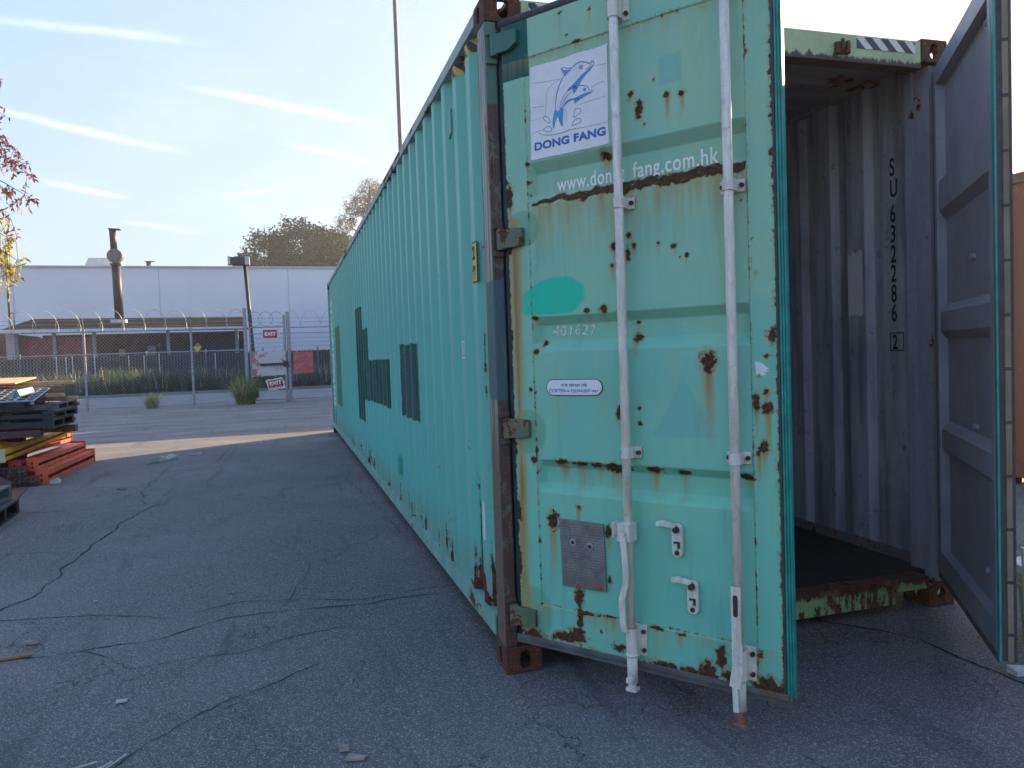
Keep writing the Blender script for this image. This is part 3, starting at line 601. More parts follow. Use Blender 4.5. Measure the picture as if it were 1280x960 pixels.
def make_door(sx, loc, rz, label):
    """door leaf in its own frame: x = sx * distance from hinge, y = inwards, z up"""
    ss = np.unique(np.round(np.concatenate([np.arange(0, DW + .001, .0085), [.107, .109, .133, 1.006, 1.0155, 1.0165, .1315, .1335, DW]]), 5))
    zs = np.unique(np.round(np.concatenate([np.arange(.185, 2.740, .0085), [.331, .3325, 2.5845, 2.586, 2.512, 2.514, 2.740] + [q for b in BANDS for q in b]]), 5))
    if sx < 0: ss = np.unique(np.round([0, .107, .109, .133, 1.006, 1.0155, 1.0165, DW], 5)); zs = np.unique(np.round([.185, .331, .3325, 2.5845, 2.586, 2.740] + [q for b in BANDS for q in b], 5))
    S, Z = np.meshgrid(ss, zs, indexing='ij'); D = depth(S, Z)
    V = np.stack([sx * S, D, Z], -1).reshape(-1, 3); F = grid_faces(len(ss), len(zs), flip=(sx < 0))
    leaf = arr_mesh('door', V, F, [M_door], cont, smooth=True); leaf.location = Vector(loc) + Vector((-1.219, -6.1, 0)); leaf.rotation_euler = (0, 0, rz)
    leaf['label'] = label
    rust, stain, dark, blob, hing, blue = [a.ravel() for a in door_masks(S, Z)]
    for nm, cc in (('wear', (rust, stain, dark)), ('repaint', (blob, hing, blue))):
        at = leaf.data.attributes.new(nm, 'FLOAT_VECTOR', 'POINT'); at.data.foreach_set('vector', np.stack(cc, 1).astype(np.float32).ravel())
    # inner face: stiles stand 50 mm off, thin panel with three pressed beams between
    s2 = np.unique(np.round([0.0, .060, .0605, .085, 1.045, 1.0645, 1.065, DW], 5)); z2 = np.unique(np.round([.185, .300, .301, 2.655, 2.656, 2.740, 2.2, 2.168, 2.022, 1.98, 1.56, 1.520, 1.425, 1.385, .972, .935, .838, .80], 5))
    S2, Z2 = np.meshgrid(s2, z2, indexing='ij')
    D2 = np.full_like(S2, .052); ins = (S2 > .0602) & (S2 < 1.0648) & (Z2 > .3005) & (Z2 < 2.6555)
    beam = np.zeros_like(S2)
    for a, b, c_, d_ in ((2.2, 2.168, 2.022, 1.98), (1.56, 1.520, 1.425, 1.385), (.972, .935, .838, .80)): beam = np.maximum(beam, np.interp(Z2, [d_, c_, b, a], [0, 1, 1, 0]))
    lat = np.where((S2 > .07) & (S2 < 1.055), 1, 0)
    D2 = np.where(ins, .010 + .036 * beam * lat, D2)
    V2 = np.stack([sx * S2, D2, Z2], -1).reshape(-1, 3); inner = arr_mesh('inner_panel', V2, grid_faces(len(s2), len(z2), flip=(sx > 0)), [M_door_in], leaf)
    # edges
    mb = MB(); Dm = DW
    for pts in (((0, 0, .185), (0, .052, .185), (0, .052, 2.74), (0, 0, 2.74)), ((Dm, 0, .185), (Dm, .052, .185), (Dm, .052, 2.74), (Dm, 0, 2.74)), ((0, 0, .185), (Dm, 0, .185), (Dm, .052, .185), (0, .052, .185)), ((0, 0, 2.74), (Dm, 0, 2.74), (Dm, .052, 2.74), (0, .052, 2.74))):
        mb.quad([(sx * a, b, c) for a, b, c in pts])
    mb.build('edge', [M_rail], leaf, fix=False)
    # gaskets
    mb = MB(); mb.box(sx * -.030, sx * 1.13, .004, .050, .148, .184); mb.box(sx * -.02, sx * 1.12, -.004, .004, .168, .190); mb.build('bottom_gasket', [M_gasket_bottom], leaf, bevel=.003)
    mb = MB(); mb.tube([(sx * -.02, .02, 2.757), (sx * 1.13, .02, 2.757)], .021, 10); mb.build('top_gasket', [M_gasket], leaf, smooth=True)
    mb = MB(); mb.box(sx * -.030, sx * -.001, .018, .050, .190, 2.738); mb.build('hinge_side_gasket', [M_gasket_dark], leaf)
    mb = MB(); mb.box(sx * (DW + .0005), sx * (DW + .008), .000, .045, .19, 2.74); mb.build('gasket_retainer', [M_gasket], leaf)
    mb = MB()
    if sx > 0:
        for k in range(3): mb.box(DW + .009 + k * .0075, DW + .0160 + k * .0075, .004 + k * .007, .046, .165 + k * .004, 2.755)
        mb.build('free_side_gasket', [M_gasket_teal], leaf, bevel=.0015)
    else:
        mb.box(-(DW + .009), -(DW + .040), .043, .052, .165, 2.755); mb.build('free_side_gasket', [M_gasket_teal], leaf, bevel=.003)
        mb = MB(); mb.box(-(DW + .009), -(DW + .036), .024, .0425, .165, 2.755); mb.box(-(DW + .009), -(DW + .040), -.006, .0035, .165, 2.755); mb.build('gasket_lip', [M_gasket], leaf)
        mb = MB(); mb.box(-(DW + .009), -(DW + .039), .004, .0235, .165, 2.755); mb.build('gasket_strip', [M_tan], leaf)
        mb = MB()
        for k in range(13): mb.box(-(DW + .0392), -(DW + .0405), .003, .0245, .26 + k * .2, .272 + k * .2)
        mb.build('strip_tie', [M_gasket], leaf)
    # locking rods with brackets, cams, handle
    for rs, rtop in (((.550, 0), (.968, 1)) if sx > 0 else ((.43, 0), (.82, 1))):
        R0 = .0170; yy = -.046
        lo = .09 if rs < .8 else .065
        mb = MB(); mb.tube([(sx * rs, yy, .16), (sx * rs, yy, 2.83)], R0, 18)
        mb.tube([(sx * rs, yy, .12), (sx * rs, yy, .235)], R0 + .003, 16); mb.tube([(sx * rs, yy, .225), (sx * rs, yy, .232)], R0 + .007, 16)
        rod = mb.build('locking_rod', [M_cream], leaf, smooth=True)
        mb = MB(); mb.box(sx * rs - .014, sx * rs + .014, yy - .03, yy + .014, lo + .035, lo + .055); mb.box(sx * rs - .022, sx * rs + .022, yy - .02, yy + .018, lo, lo + .014); mb.tube([(sx * rs, yy - .004, lo + .014), (sx * rs, yy - .004, lo + .036)], .016, 10)
        mb.build('cam', [M_cream if rs < .8 else M_red_cam], leaf, bevel=.003)
        for bz, hh in ((.275, .060), (.997, .021), (1.932, .021), (2.66, .055)):
            mb = MB(); hw = .043
            mb.box(sx * rs - hw, sx * rs + hw, -.006, -.0005, bz - hh, bz + hh)
            # half sleeve round the rod
            pts = [(sx * rs + math.cos(a) * (R0 + .004), yy - math.sin(a) * (R0 + .004)) for a in [math.pi * i / 10 for i in range(11)]]
            prof = [(sx * rs + R0 + .004, -.004)] + pts + [(sx * rs - R0 - .004, -.004)]; inn = [(sx * rs - R0 + .0005, -.004)] + [(sx * rs - math.cos(a) * (R0 + .0006), yy - math.sin(a) * (R0 + .0006)) for a in [math.pi * i / 10 for i in range(11)]] + [(sx * rs + R0 - .0005, -.004)]
            mb.prism(prof + inn, bz - hh * .92, bz + hh * .92, axis='z'); b_ = mb.build('rod_bracket', [M_cream], leaf, bevel=.0012)
            for q in (-1, 1):
                for zz_ in ((-.6, .6) if hh > .03 else (0,)): mb = MB(); mb.tube([(sx * rs + q * .034, -.006, bz + zz_ * hh), (sx * rs + q * .034, -.017, bz + zz_ * hh)], .0085, 6); mb.build('bolt', [M_bolt], leaf)
    # handles
    mb = MB(); h = [(.541, -.085, .70), (.550, -.088, .66), (.556, -.086, .55), (.550, -.084, .50), (.537, -.090, .45), (.537, -.086, .36), (.541, -.080, .325)]
    for (a, b, c_), (d_, e, f) in zip(h, h[1:]): mb.bar((sx * a, b, c_ + .002), (sx * d_, e, f - .002), .024, .010, upv=(0, 1, 0))
    mb.box(sx * .515, sx * .572, -.078, -.020, .665, .735); mb.box(sx * .505, sx * .514, -.095, -.055, .685, .740); mb.build('handle', [M_cream], leaf, bevel=.003)
    mb = MB(); h = [(.970, -.072, .555), (.970, -.076, .46), (.972, -.078, .36), (.974, -.080, .28), (.964, -.084, .215), (.966, -.084, .13)]; wd = [.034, .034, .038, .040, .020]
    for ((a, b, c_), (d_, e, f)), w1 in zip(zip(h, h[1:]), wd): mb.bar((sx * a, b, c_ + .004), (sx * d_, e, f - .004), w1, .010, upv=(0, 1, 0))
    mb.build('handle', [M_cream], leaf, bevel=.003)
    mb = MB(); mb.prism(oval(.030, 0, .0075, cx=sx * .970, cz=.495), -.0835, -.0775); mb.build('handle_slot', [M_bolt], leaf)
    # handle latches
    for (ls_, lz) in ((.732, .680), (.787, .478)):
        mb = MB(); mb.prism(oval(.042, 0, .021, cx=sx * ls_, cz=lz), -.016, -.001)
        mb.prism([(sx * (ls_ - .005), lz + .046), (sx * (ls_ - .050), lz + .050), (sx * (ls_ - .078), lz + .048), (sx * (ls_ - .076), lz + .066), (sx * (ls_ - .050), lz + .072), (sx * (ls_ + .004), lz + .062)], -.030, -.0165)
        mb.box(sx * (ls_ - .014), sx * (ls_ + .004), -.030, -.017, lz - .033, lz - .012)
        la = mb.build('handle_latch', [M_cream], leaf, bevel=.002)
        mb = MB(); mb.tube([(sx * ls_, -.016, lz + .040), (sx * ls_, -.030, lz + .040)], .012, 10); mb.box(sx * (ls_ + .005), sx * (ls_ + .012), -.020, -.0165, lz - .028, lz - .004); mb.box(sx * (ls_ - .012), sx * (ls_ + .005), -.020, -.0165, lz - .011, lz - .004); mb.tube([(sx * ls_, -.016, lz - .046), (sx * ls_, -.021, lz - .046)], .009, 8)
        mb.build('latch_bolt', [M_bolt], leaf)
    # hinges
    for hz in (2.672, 1.868, 1.072, .270):
        mb = MB(); hh = .040
        tp_ = .45 if hz > 2.6 else .82; mb.prism([(sx * -.045, hz - hh), (sx * .045, hz - hh), (sx * .086, hz - hh * tp_), (sx * .086, hz + hh * .9), (sx * .04, hz + hh), (sx * -.045, hz + hh)], -.022, -.001)
        mb.tube([(sx * -.030, -.006, hz - hh - .004), (sx * -.030, -.006, hz + hh + .004)], .019, 12)
        mb.build('hinge', [M_hinge_t if hz > 2.6 else M_hinge], leaf, bevel=.003)
    return leaf
M_red_cam = worn('cream_red_cam', (0.30, 0.12, 0.09), .25, 20)
M_hinge = worn('hinge_paint', (0.11, 0.16, 0.10), .52, 14); M_hinge_t = worn('hinge_paint_teal', (0.045, 0.19, 0.145), .34, 14)
dl = make_door(1, (.06, -.04, 0), R(-53), 'left door, outer face weathered teal with rust stains')
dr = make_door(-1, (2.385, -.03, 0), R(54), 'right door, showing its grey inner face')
# lugs welded to the corner posts for the hinges
for hz in (2.672, 1.868, 1.072, .270):
    for xx in (.0, 1):
        x0 = .004 if xx == 0 else W_ - .052
        for za in (-.070, .046): mb = MB(); mb.box(x0, x0 + .046, -.012, .0015, hz + za, hz + za + .024); cpart(mb, 'hinge_lug', [M_post], bevel=.004)
# bolt heads on the inside of the right door
M_gbolt = plain('grey_bolt', (0.33, .34, .37), .5)
for s_, z_ in ((.90, 2.62), (.93, 2.66), (.60, 1.74), (.64, 1.735), (.62, 1.0), (.67, 1.0), (.95, .62), (.95, .50), (.99, .36), (.99, .24), (.82, .42)): mb = MB(); mb.tube([(-s_, .0085, z_), (-s_, .024, z_)], .013, 8); mb.build('bolt', [M_gbolt], dr)

# decals on the left door ------------------------------------------------
Y0 = .0031   # panel plane is at depth .004
M_lettering = plain('lettering_white', (0.86, .87, .86), .5, .06, 30)
def stick(t):
    v = t.coord(); n = t.noise(v, 12, 5, .6); n2 = t.noise(v, 45, 5, .7)
    c = t.mix(t.ss(n, .35, .7), (0.78, 0.79, 0.80), (0.70, 0.71, 0.73)); return dict(color=t.mix(t.mul(t.ss(n2, .64, .7), .5), c, (0.42, 0.43, 0.42)), bump=n, bs=.3, bd=.003)
M_sticker = material('sticker_vinyl', stick, .45)
M_blue = plain('logo_blue', (0.040, 0.13, 0.42), .5, .2, 30); M_cyan = plain('logo_light_blue', (0.07, 0.33, 0.66), .5, .2, 30)
M_crackline = plain('crack_line', (0.24, 0.24, 0.22), .8)
STK = {'border': [(0.1396, 2.5445), (0.1871, 2.5429), (0.243, 2.5415), (0.2977, 2.5402), (0.3573, 2.5447), (0.4153, 2.5418), (0.4664, 2.5415), (0.4973, 2.5458), (0.4939, 2.5284), (0.4922, 2.5096), (0.4933, 2.4612), (0.4922, 2.3987), (0.4916, 2.3312), (0.4902, 2.2589), (0.4915, 2.1715), (0.4364, 2.171), (0.3551, 2.1699), (0.2468, 2.1696), (0.1305, 2.1725), (0.1323, 2.2921), (0.1347, 2.3955), (0.1347, 2.4733)],
'back': [(0.2567, 2.3457), (0.2564, 2.3686), (0.262, 2.4028), (0.2703, 2.4262), (0.2821, 2.4486), (0.2948, 2.4657), (0.306, 2.4755)], 'top': [(0.286, 2.502), (0.2993, 2.5032), (0.3228, 2.4928), (0.3407, 2.4944), (0.3587, 2.5037), (0.3793, 2.5055), (0.4022, 2.4977), (0.4163, 2.4902), (0.428, 2.4961), (0.4364, 2.491), (0.4337, 2.481), (0.4243, 2.4735)], 'mouth': [(0.4307, 2.4915), (0.4158, 2.4766), (0.3953, 2.4685)],
'fin': [(0.286, 2.502), (0.2989, 2.4938), (0.3167, 2.4874), (0.3327, 2.4854), (0.3194, 2.4817), (0.3046, 2.4693), (0.2979, 2.484)], 'belly': [(0.4337, 2.48), (0.4127, 2.4686), (0.3862, 2.4574), (0.3653, 2.4437), (0.3411, 2.4271), (0.3138, 2.4121), (0.3436, 2.4131), (0.3582, 2.4107), (0.3748, 2.4306), (0.3947, 2.4504), (0.4154, 2.4635)], 'pec': [(0.3399, 2.4249), (0.3595, 2.4144), (0.355, 2.404), (0.3422, 2.3925), (0.3392, 2.4077)],
'stop': [(0.2735, 2.3522), (0.2841, 2.3751), (0.2993, 2.3943), (0.3166, 2.4079), (0.3437, 2.4166), (0.3702, 2.4168), (0.3961, 2.4102), (0.4073, 2.4002), (0.4127, 2.3906), (0.4268, 2.3839), (0.4209, 2.3789)], 'sbelly': [(0.4209, 2.3799), (0.3922, 2.3821), (0.3687, 2.3775), (0.3451, 2.374), (0.3213, 2.3743), (0.303, 2.3664), (0.2916, 2.3508), (0.3015, 2.3586), (0.3223, 2.3691), (0.3478, 2.3674), (0.3683, 2.3657), (0.3918, 2.3723)], 'inner': [(0.283, 2.3476), (0.2923, 2.3682), (0.3099, 2.3884), (0.3356, 2.405)],
'spec': [(0.3485, 2.3707), (0.3683, 2.3657), (0.3455, 2.3549)], 'tail': [(0.2568, 2.3482), (0.2668, 2.336), (0.2813, 2.3505), (0.2914, 2.3458), (0.2877, 2.3113), (0.2846, 2.2781), (0.2732, 2.2991), (0.2664, 2.3259), (0.2553, 2.308), (0.2437, 2.2788), (0.2411, 2.3058), (0.2483, 2.3348)],
'd1': [(0.2006, 2.3338), (0.2191, 2.3283), (0.2304, 2.3029), (0.2121, 2.3108), (0.1971, 2.3253)], 'd2': [(0.2113, 2.2905), (0.2267, 2.2874), (0.2354, 2.2713), (0.2137, 2.2716), (0.1953, 2.2819)], 'd3': [(0.3464, 2.3313), (0.367, 2.3303), (0.3711, 2.316), (0.3544, 2.3072), (0.3393, 2.3004), (0.343, 2.3196)], 'd4': [(0.3479, 2.2926), (0.3684, 2.2903), (0.3697, 2.2766), (0.3501, 2.2732), (0.3305, 2.2712), (0.3357, 2.2836)], 'eye1': [(0.3786, 2.4859)], 'eye2': [(0.3916, 2.397)],
'c1': [(0.136, 2.3807), (0.1678, 2.3789), (0.2084, 2.3741)], 'c2': [(0.1339, 2.3307), (0.1721, 2.3295), (0.2038, 2.3367), (0.2101, 2.3686), (0.2164, 2.4183), (0.2393, 2.4486), (0.2887, 2.4646)], 'c3': [(0.138, 2.2753), (0.1701, 2.2819), (0.1953, 2.2819)], 'c4': [(0.1699, 2.2767), (0.1883, 2.2643), (0.2316, 2.2542), (0.2806, 2.2531), (0.3288, 2.2575), (0.3933, 2.2534), (0.4872, 2.2537)], 'c5': [(0.3498, 2.343), (0.3967, 2.3475), (0.4878, 2.3514)], 'c6': [(0.1401, 2.4797), (0.2029, 2.47), (0.2827, 2.4636)], 'c7': [(0.4358, 2.4756), (0.4892, 2.4718)], 'c8': [(0.303, 2.2879), (0.3046, 2.3278), (0.2962, 2.3447)], 'c9': [(0.4215, 2.3959), (0.4504, 2.4062), (0.4786, 2.4078)]}
def spline(P, n=6, closed=False):
    P = [Vector((a, b)) for a, b in P]; out = []; N = len(P); rng_ = N if closed else N - 1
    for i in range(rng_):
        p0 = P[(i - 1) % N] if closed or i > 0 else P[0]; p1 = P[i]; p2 = P[(i + 1) % N]; p3 = P[(i + 2) % N] if closed or i + 2 < N else P[-1]
        for k in range(n):
            t_ = k / n; out.append(.5 * ((2 * p1) + (p2 - p0) * t_ + (2 * p0 - 5 * p1 + 4 * p2 - p3) * t_ ** 2 + (3 * p1 - p0 - 3 * p2 + p3) * t_ ** 3))
    if not closed: out.append(P[-1])
    return out
def ribbon(mb, P, w0, y, mi=0, closed=False, taper=True):
    Q = spline(P, 6, closed); Q = Q + [Q[0]] if closed else Q; n = len(Q)
    for i in range(n - 1):
        a, b = Q[i], Q[i + 1]
        if (b - a).length < 1e-6: continue
        d = (b - a).normalized(); nn = Vector((-d.y, d.x))
        wa = w0 * (.45 + .55 * math.sin(math.pi * i / (n - 1))) / 2 if taper and not closed else w0 / 2; wb = w0 * (.45 + .55 * math.sin(math.pi * (i + 1) / (n - 1))) / 2 if taper and not closed else w0 / 2
        mb.quad([(a.x - nn.x * wa, y, a.y - nn.y * wa), (a.x + nn.x * wa, y, a.y + nn.y * wa), (b.x + nn.x * wb, y, b.y + nn.y * wb), (b.x - nn.x * wb, y, b.y - nn.y * wb)], mi)
mb = MB(); bd = []
B = STK['border']
for i, (a, b) in enumerate(B):
    c_, d_ = B[(i + 1) % len(B)]
    for k in range(5): t_ = k / 5; bd.append((a + (c_ - a) * t_ + random.uniform(-.0012, .0012), b + (d_ - b) * t_ + random.uniform(-.0013, .0013)))
mb.prism(bd, .0012, Y0 + .0004); stk = mb.build('logo_sticker', [M_sticker], dl); stk['label'] = 'white sticker with two blue leaping dolphins'
mb = MB()
for k in ('back', 'top', 'mouth', 'stop', 'inner'): ribbon(mb, STK[k], .0036 if k in ('back', 'top') else .0028, .0004, 0)
for k in ('d1', 'd2', 'd3', 'd4'): ribbon(mb, STK[k], .0020, .0004, 0, True)
for k in ('fin', 'belly', 'pec', 'sbelly', 'spec', 'tail'):
    mb.prism([tuple(p) for p in spline(STK[k], 4, True)] if k in ('belly', 'sbelly') else STK[k], .0002, .0011, 1); ribbon(mb, STK[k], .0014, -.0001, 0, True)
for k, r_ in (('eye1', .0072), ('eye2', .005)):
    a, b = STK[k][0]; ribbon(mb, [(a + r_ * math.cos(q), b + r_ * math.sin(q)) for q in [math.pi * 2 * i / 8 for i in range(8)]], .003, .0003, 0, True); mb.prism([(a + r_ * .4 * math.cos(q), b + r_ * .4 * math.sin(q)) for q in [math.pi * 2 * i / 8 for i in range(8)]], .0004, .0011, 0)
for k in ('c1', 'c2', 'c3', 'c4', 'c5', 'c6', 'c7', 'c8', 'c9'): ribbon(mb, STK[k], .0017 if k != 'c4' else .003, .0007, 2)
mb.build('dolphin_emblem', [M_blue, M_cyan, M_crackline], dl, fix=False)
t1 = text_obj('sticker_text', 'DONG FANG', .0420, M_blue, dl, (.1475, .0008, 2.2075), (math.pi / 2, 0, 0), 1.0, bold=.0019, spacing=1.06, extr=.0003)
wd = max(v.co.x for v in t1.data.vertices) - min(v.co.x for v in t1.data.vertices)
for v in t1.data.vertices: v.co.x *= .329 / wd
for body_, x0_, wdt in (('www.don', .231, .247), ('g', .502, .032), ('fang.com.hk', .570, .336)):
    t1 = text_obj('web_address', body_, .083, M_lettering, dl, (x0_, .0365, 2.034), (math.pi / 2, 0, 0), 1.0, bold=.0009, spacing=1.10, extr=.0004)
    wd = max(v.co.x for v in t1.data.vertices) - min(v.co.x for v in t1.data.vertices)
    for v in t1.data.vertices: v.co.x *= wdt / wd
t1 = text_obj('chalk_number', '401627', .058, plain('chalk', (0.70, 0.80, 0.68), .9, .4, 60), dl, (.186, .0365, 1.452), (math.pi / 2, 0, R(0)), 1.0, spacing=1.15, extr=.0003)
wd = max(v.co.x for v in t1.data.vertices)
for v in t1.data.vertices: v.co.x *= .20 / wd; v.co.x += v.co.y * .15; v.co.y += math.sin(v.co.x * 60) * .003
# oval steel-grade plate
mb = MB(); st_ = [(p[1], p[0]) for p in oval(.098, 0, .033)]
mb.prism([(.300 + a, 1.244 + b) for a, b in st_], -.0005, .0031, 0); st_ = [(p[1], p[0]) for p in oval(.098, 0, .030)]; mb.prism([(.300 + a, 1.244 + b) for a, b in st_], -.0012, -.0007, 1)
ov = mb.build('oval_plate', [plain('plate_dark', (0.06, .08, .08), .6), M_sticker], dl)
for s_, b_, z_, wdt in ((.0150, 'FOR REPAIR USE', 1.2475, .120), (.0205, 'CORTEN', 1.2235, .078), (.0125, 'OR', 1.2245, .014), (.0165, 'EQUIVALENT', 1.2240, .092), (.0125, 'ONLY', 1.2245, .030)):
    x_ = {'FOR REPAIR USE': .242, 'CORTEN': .183, 'OR': .2665, 'EQUIVALENT': .286, 'ONLY': .383}[b_]
    o = text_obj('plate_text', b_, s_, M_blue, dl, (x_, -.0014, z_), (math.pi / 2, 0, 0), 1, bold=.0005, extr=.0001); wd = max(v.co.x for v in o.data.vertices)
    for v in o.data.vertices: v.co.x *= wdt / wd
# torn triangular sticker on the stile
mb = MB(); mb.prism([(1.030, 1.330), (1.050, 1.326), (1.078, 1.304), (1.066, 1.300), (1.080, 1.296), (1.060, 1.292), (1.070, 1.284), (1.050, 1.281), (1.044, 1.290), (1.034, 1.281)], -.0012, -.0003); mb.build('torn_sticker', [M_white], dl)
# metal data plate with embossed lines
def platem(t):
    v = t.coord(); x, y, z = t.xyz(v); n = t.noise(v, 14, 6, .65); n2 = t.noise(v, 120, 3, .6)
    rows = t.m('FRACT', t.mul(z, 88)); wordy = t.noise(t.scale(v, (160, 1, 88)), 1.0, 2, .5)
    txt = t.mul(t.mul(t.m('GREATER_THAN', rows, .5), t.ss(wordy, .46, .52)), t.box(x, z, .228, .415, .45, .70, .002))
    c = t.mix(t.ss(n, .3, .7), (0.19, 0.185, 0.185), (0.31, 0.30, 0.30)); c = t.mix(t.mul(txt, .6), c, (0.11, 0.105, 0.11))
    c = t.mix(t.mul(t.ss(z, .50, .44), t.ss(n, .42, .6)), c, (0.30, 0.12, 0.07))
    return dict(color=c, rough=.45, metal=.55, bump=t.add(txt, n), bs=.35, bd=.001)
M_plate = material('data_plate_metal', platem, .4)
mb = MB(); mb.hexa([(.219, -.004, .432), (.424, -.007, .436), (.424, -.002, .436), (.221, .0031, .432), (.214, -.006, .708), (.417, -.004, .705), (.417, .0031, .705), (.214, .0031, .708)])
pl = mb.build('data_plate', [M_plate], dl, bevel=.001)
M_ring = plain('pale_ring', (0.40, .38, .36), .5)
for cs, cz in ((.276, .618), (.355, .610)):
    mb = MB(); mb.tube([(cs, -.0055, cz), (cs, -.008, cz)], .0145, 14, 0); mb.tube([(cs, -.0075, cz), (cs, -.0125, cz)], .0075, 10, 1); mb.build('plate_rivet', [M_ring, M_bolt], dl)
text_obj('plate_text', 'CSC SAFETY APPROVAL', .0115, M_ink, dl, (.236, -.0068, .684), (math.pi / 2, 0, 0), 1.12, extr=.0001) if False else None


# ------------------------------------------------------------------ red container on the right (only its edge shows)
rc = empty('shipping_container', (6.88, -3.5, 0), 0, 'dull red shipping container standing at the right edge beyond the open grey door', 'shipping container')
M_redc = worn('red_container_paint', (0.27, 0.050, 0.048), .15, 3); M_redd = worn('red_container_rail', (0.20, 0.045, 0.042), .25, 5)
mb = MB(); RX = 5.66 - 6.88; y = -5.8; P = [(-5.95, .046)]
while y < 5.8: P += [(y - .07, .046), (y - .034, .010), (y + .034, .010), (y + .07, .046)]; y += .2835
P.append((5.95, .046))
for (a, da), (b, db) in zip(P, P[1:]):
    mb.quad([(RX + da, a, .20), (RX + db, b, .20), (RX + db, b, 2.80), (RX + da, a, 2.80)]); mb.quad([(RX + 2.438 - da, a, .20), (RX + 2.438 - db, b, .20), (RX + 2.438 - db, b, 2.80), (RX + 2.438 - da, a, 2.80)])
mb.build('side_wall', [M_redc], rc, fix=False)
for nm, z0, z1, m_ in (('top_rail', 2.80, 2.89, M_redd), ('bottom_rail', .07, .20, M_redd)):
    for xa in (RX, RX + 2.378):
        mb = MB(); mb.box(xa, xa + .06, -5.93, 5.93, z0, z1); mb.build(nm, [m_], rc, bevel=.004)
mb = MB(); mb.box(RX + .05, RX + 2.39, -6.05, 6.05, 2.80, 2.86); mb.build('roof', [M_redd], rc)
for ya in (-6.09, 6.04):
    mb = MB(); mb.box(RX + .12, RX + 2.31, ya, ya + .05, .12, 2.80); mb.build('end_wall', [M_redc], rc)
for xa in (RX, RX + 2.276):
    for ya in (-6.096, 5.918):
        mb = MB(); mb.box(xa, xa + .162, ya, ya + .178, .12, 2.795); mb.build('corner_post', [M_redd], rc, bevel=.005)
        for za in (0, 2.798): mb = MB(); mb.box(xa - .003, xa + .165, ya - .003, ya + .181, za, za + .118); mb.build('corner_casting', [M_redd], rc, bevel=.008)

# ------------------------------------------------------------------ white warehouse far behind the fence
def wallm(c1, c2, sc=.15):
    def f(t):
        p = t.pos(); n = t.noise(p, sc, 6, .6); st = t.noise(t.scale(p, (1, 1, .08)), .9, 6, .6)
        c = t.mix(t.ss(n, .3, .7), c1, c2); return dict(color=t.mix(t.mul(t.ss(st, .55, .75), .15), c, tuple(x * .7 for x in c1)), bump=n, bs=.1, bd=.02)
    return f
M_ware = material('warehouse_paint', wallm((0.70, 0.71, 0.75), (0.77, 0.78, 0.81)), .7); M_seam = plain('joint_dark', (0.46, .48, .52), .9); M_dirtyw = plain('dirty_white', (0.55, .56, .56), .7, .15, 2)
M_brown = worn('brown_pipe', (0.026, 0.015, 0.014), .2, 2); M_dkgrey = plain('dark_grey_metal', (0.045, .045, .05), .6); M_galv = plain('galvanised_steel', (0.30, .32, .35), .45, .25, 15, .35); M_fascia = plain('fascia_white', (0.60, .63, .66), .6, .1, 3)
wh = empty('warehouse', (-10, 70, 0), 0, 'long white flat-roofed warehouse standing behind the shed and the trees', 'warehouse')
mb = MB(); mb.hexa([(-50, -8, 0), (40, -8, 0), (40, 30, 0), (-50, 30, 0), (-50, -8, 9.46), (40, -8, 9.0), (40, 30, 9.0), (-50, 30, 9.46)]); mb.build('wall', [M_ware], wh)
for xa in (-20, -10, 0, 9.7, 19.5): mb = MB(); mb.box(xa, xa + .035, -8.02, -7.99, 0, 9.1); mb.build('panel_joint', [M_seam], wh)
mb = MB(); mb.bar((-50, -8.05, 9.50), (40, -8.05, 9.04), .25, .10); mb.build('parapet_cap', [M_dirtyw], wh)
mb = MB(); mb.prism([(-5.6, 9.2), (-5.15, 10.12), (-3.1, 10.14), (-3.1, 9.2)], -6.5, -4); mb.build('roof_unit', [M_dirtyw], wh)
mb = MB(); mb.tube([(-.95, -6, 9.1), (-.95, -6, 9.85)], .18, 10); mb.bar((-1.2, -6, 9.9), (-.5, -6, 9.9), .3, .06); mb.build('roof_pipe', [M_brown], wh)
# ------------------------------------------------------------------ shed
sh = empty('open_shed', (-9.5, 49, 0), 0, 'low open-fronted shed with grey felt roof and white fascia behind the chain-link fence', 'shed')
M_roof = material('roof_felt', lambda t: dict(color=t.mix(t.noise(t.scale(t.coord(), (3, 1, 1)), 2, 6, .6), (0.022, .021, .019), (0.048, .044, .039)), rough=1.0, spec=0.0), .9)
mb = MB(); mb.hexa([(-6.85, -2.1, 3.82), (6.35, -2.1, 3.72), (6.35, 4, 3.8), (-6.85, 4, 3.9), (-6.0, 1.0, 4.62), (6.15, 1.0, 4.52), (6.15, 2.0, 4.52), (-6.0, 2.0, 4.62)]); mb.build('roof', [M_roof], sh)
mb = MB(); mb.hexa([(-6.9, -2.16, 3.66), (6.4, -2.16, 3.56), (6.4, -2.105, 3.56), (-6.9, -2.105, 3.66), (-6.9, -2.16, 3.84), (6.4, -2.16, 3.74), (6.4, -2.105, 3.74), (-6.9, -2.105, 3.84)]); mb.build('fascia', [M_fascia], sh)
M_shedpost = plain('grey_timber', (0.24, .26, .28), .8); M_maroon = plain('maroon_board', (0.19, 0.030, 0.036), .7, .3, 3); M_shdark = plain('shed_dark', (0.060, .040, .040), .9, .5, 1.5); M_wood = plain('old_timber', (0.16, .11, .07), .85, .4, 6)
for xa in (-6.2, -4.25, -2.15, 1.9, 5.85): mb = MB(); mb.box(xa - .09, xa + .09, -1.6, -1.42, 0, 3.6); mb.build('post', [M_shedpost], sh)
mb = MB(); mb.box(-6.8, -6.29, -1.3, 3.5, 0, 3.6); mb.build('end_wall', [M_fascia], sh)
mb = MB(); mb.box(-6.2, 6.2, 3.5, 3.6, 0, 3.7); mb.build('back_wall', [M_shdark], sh)
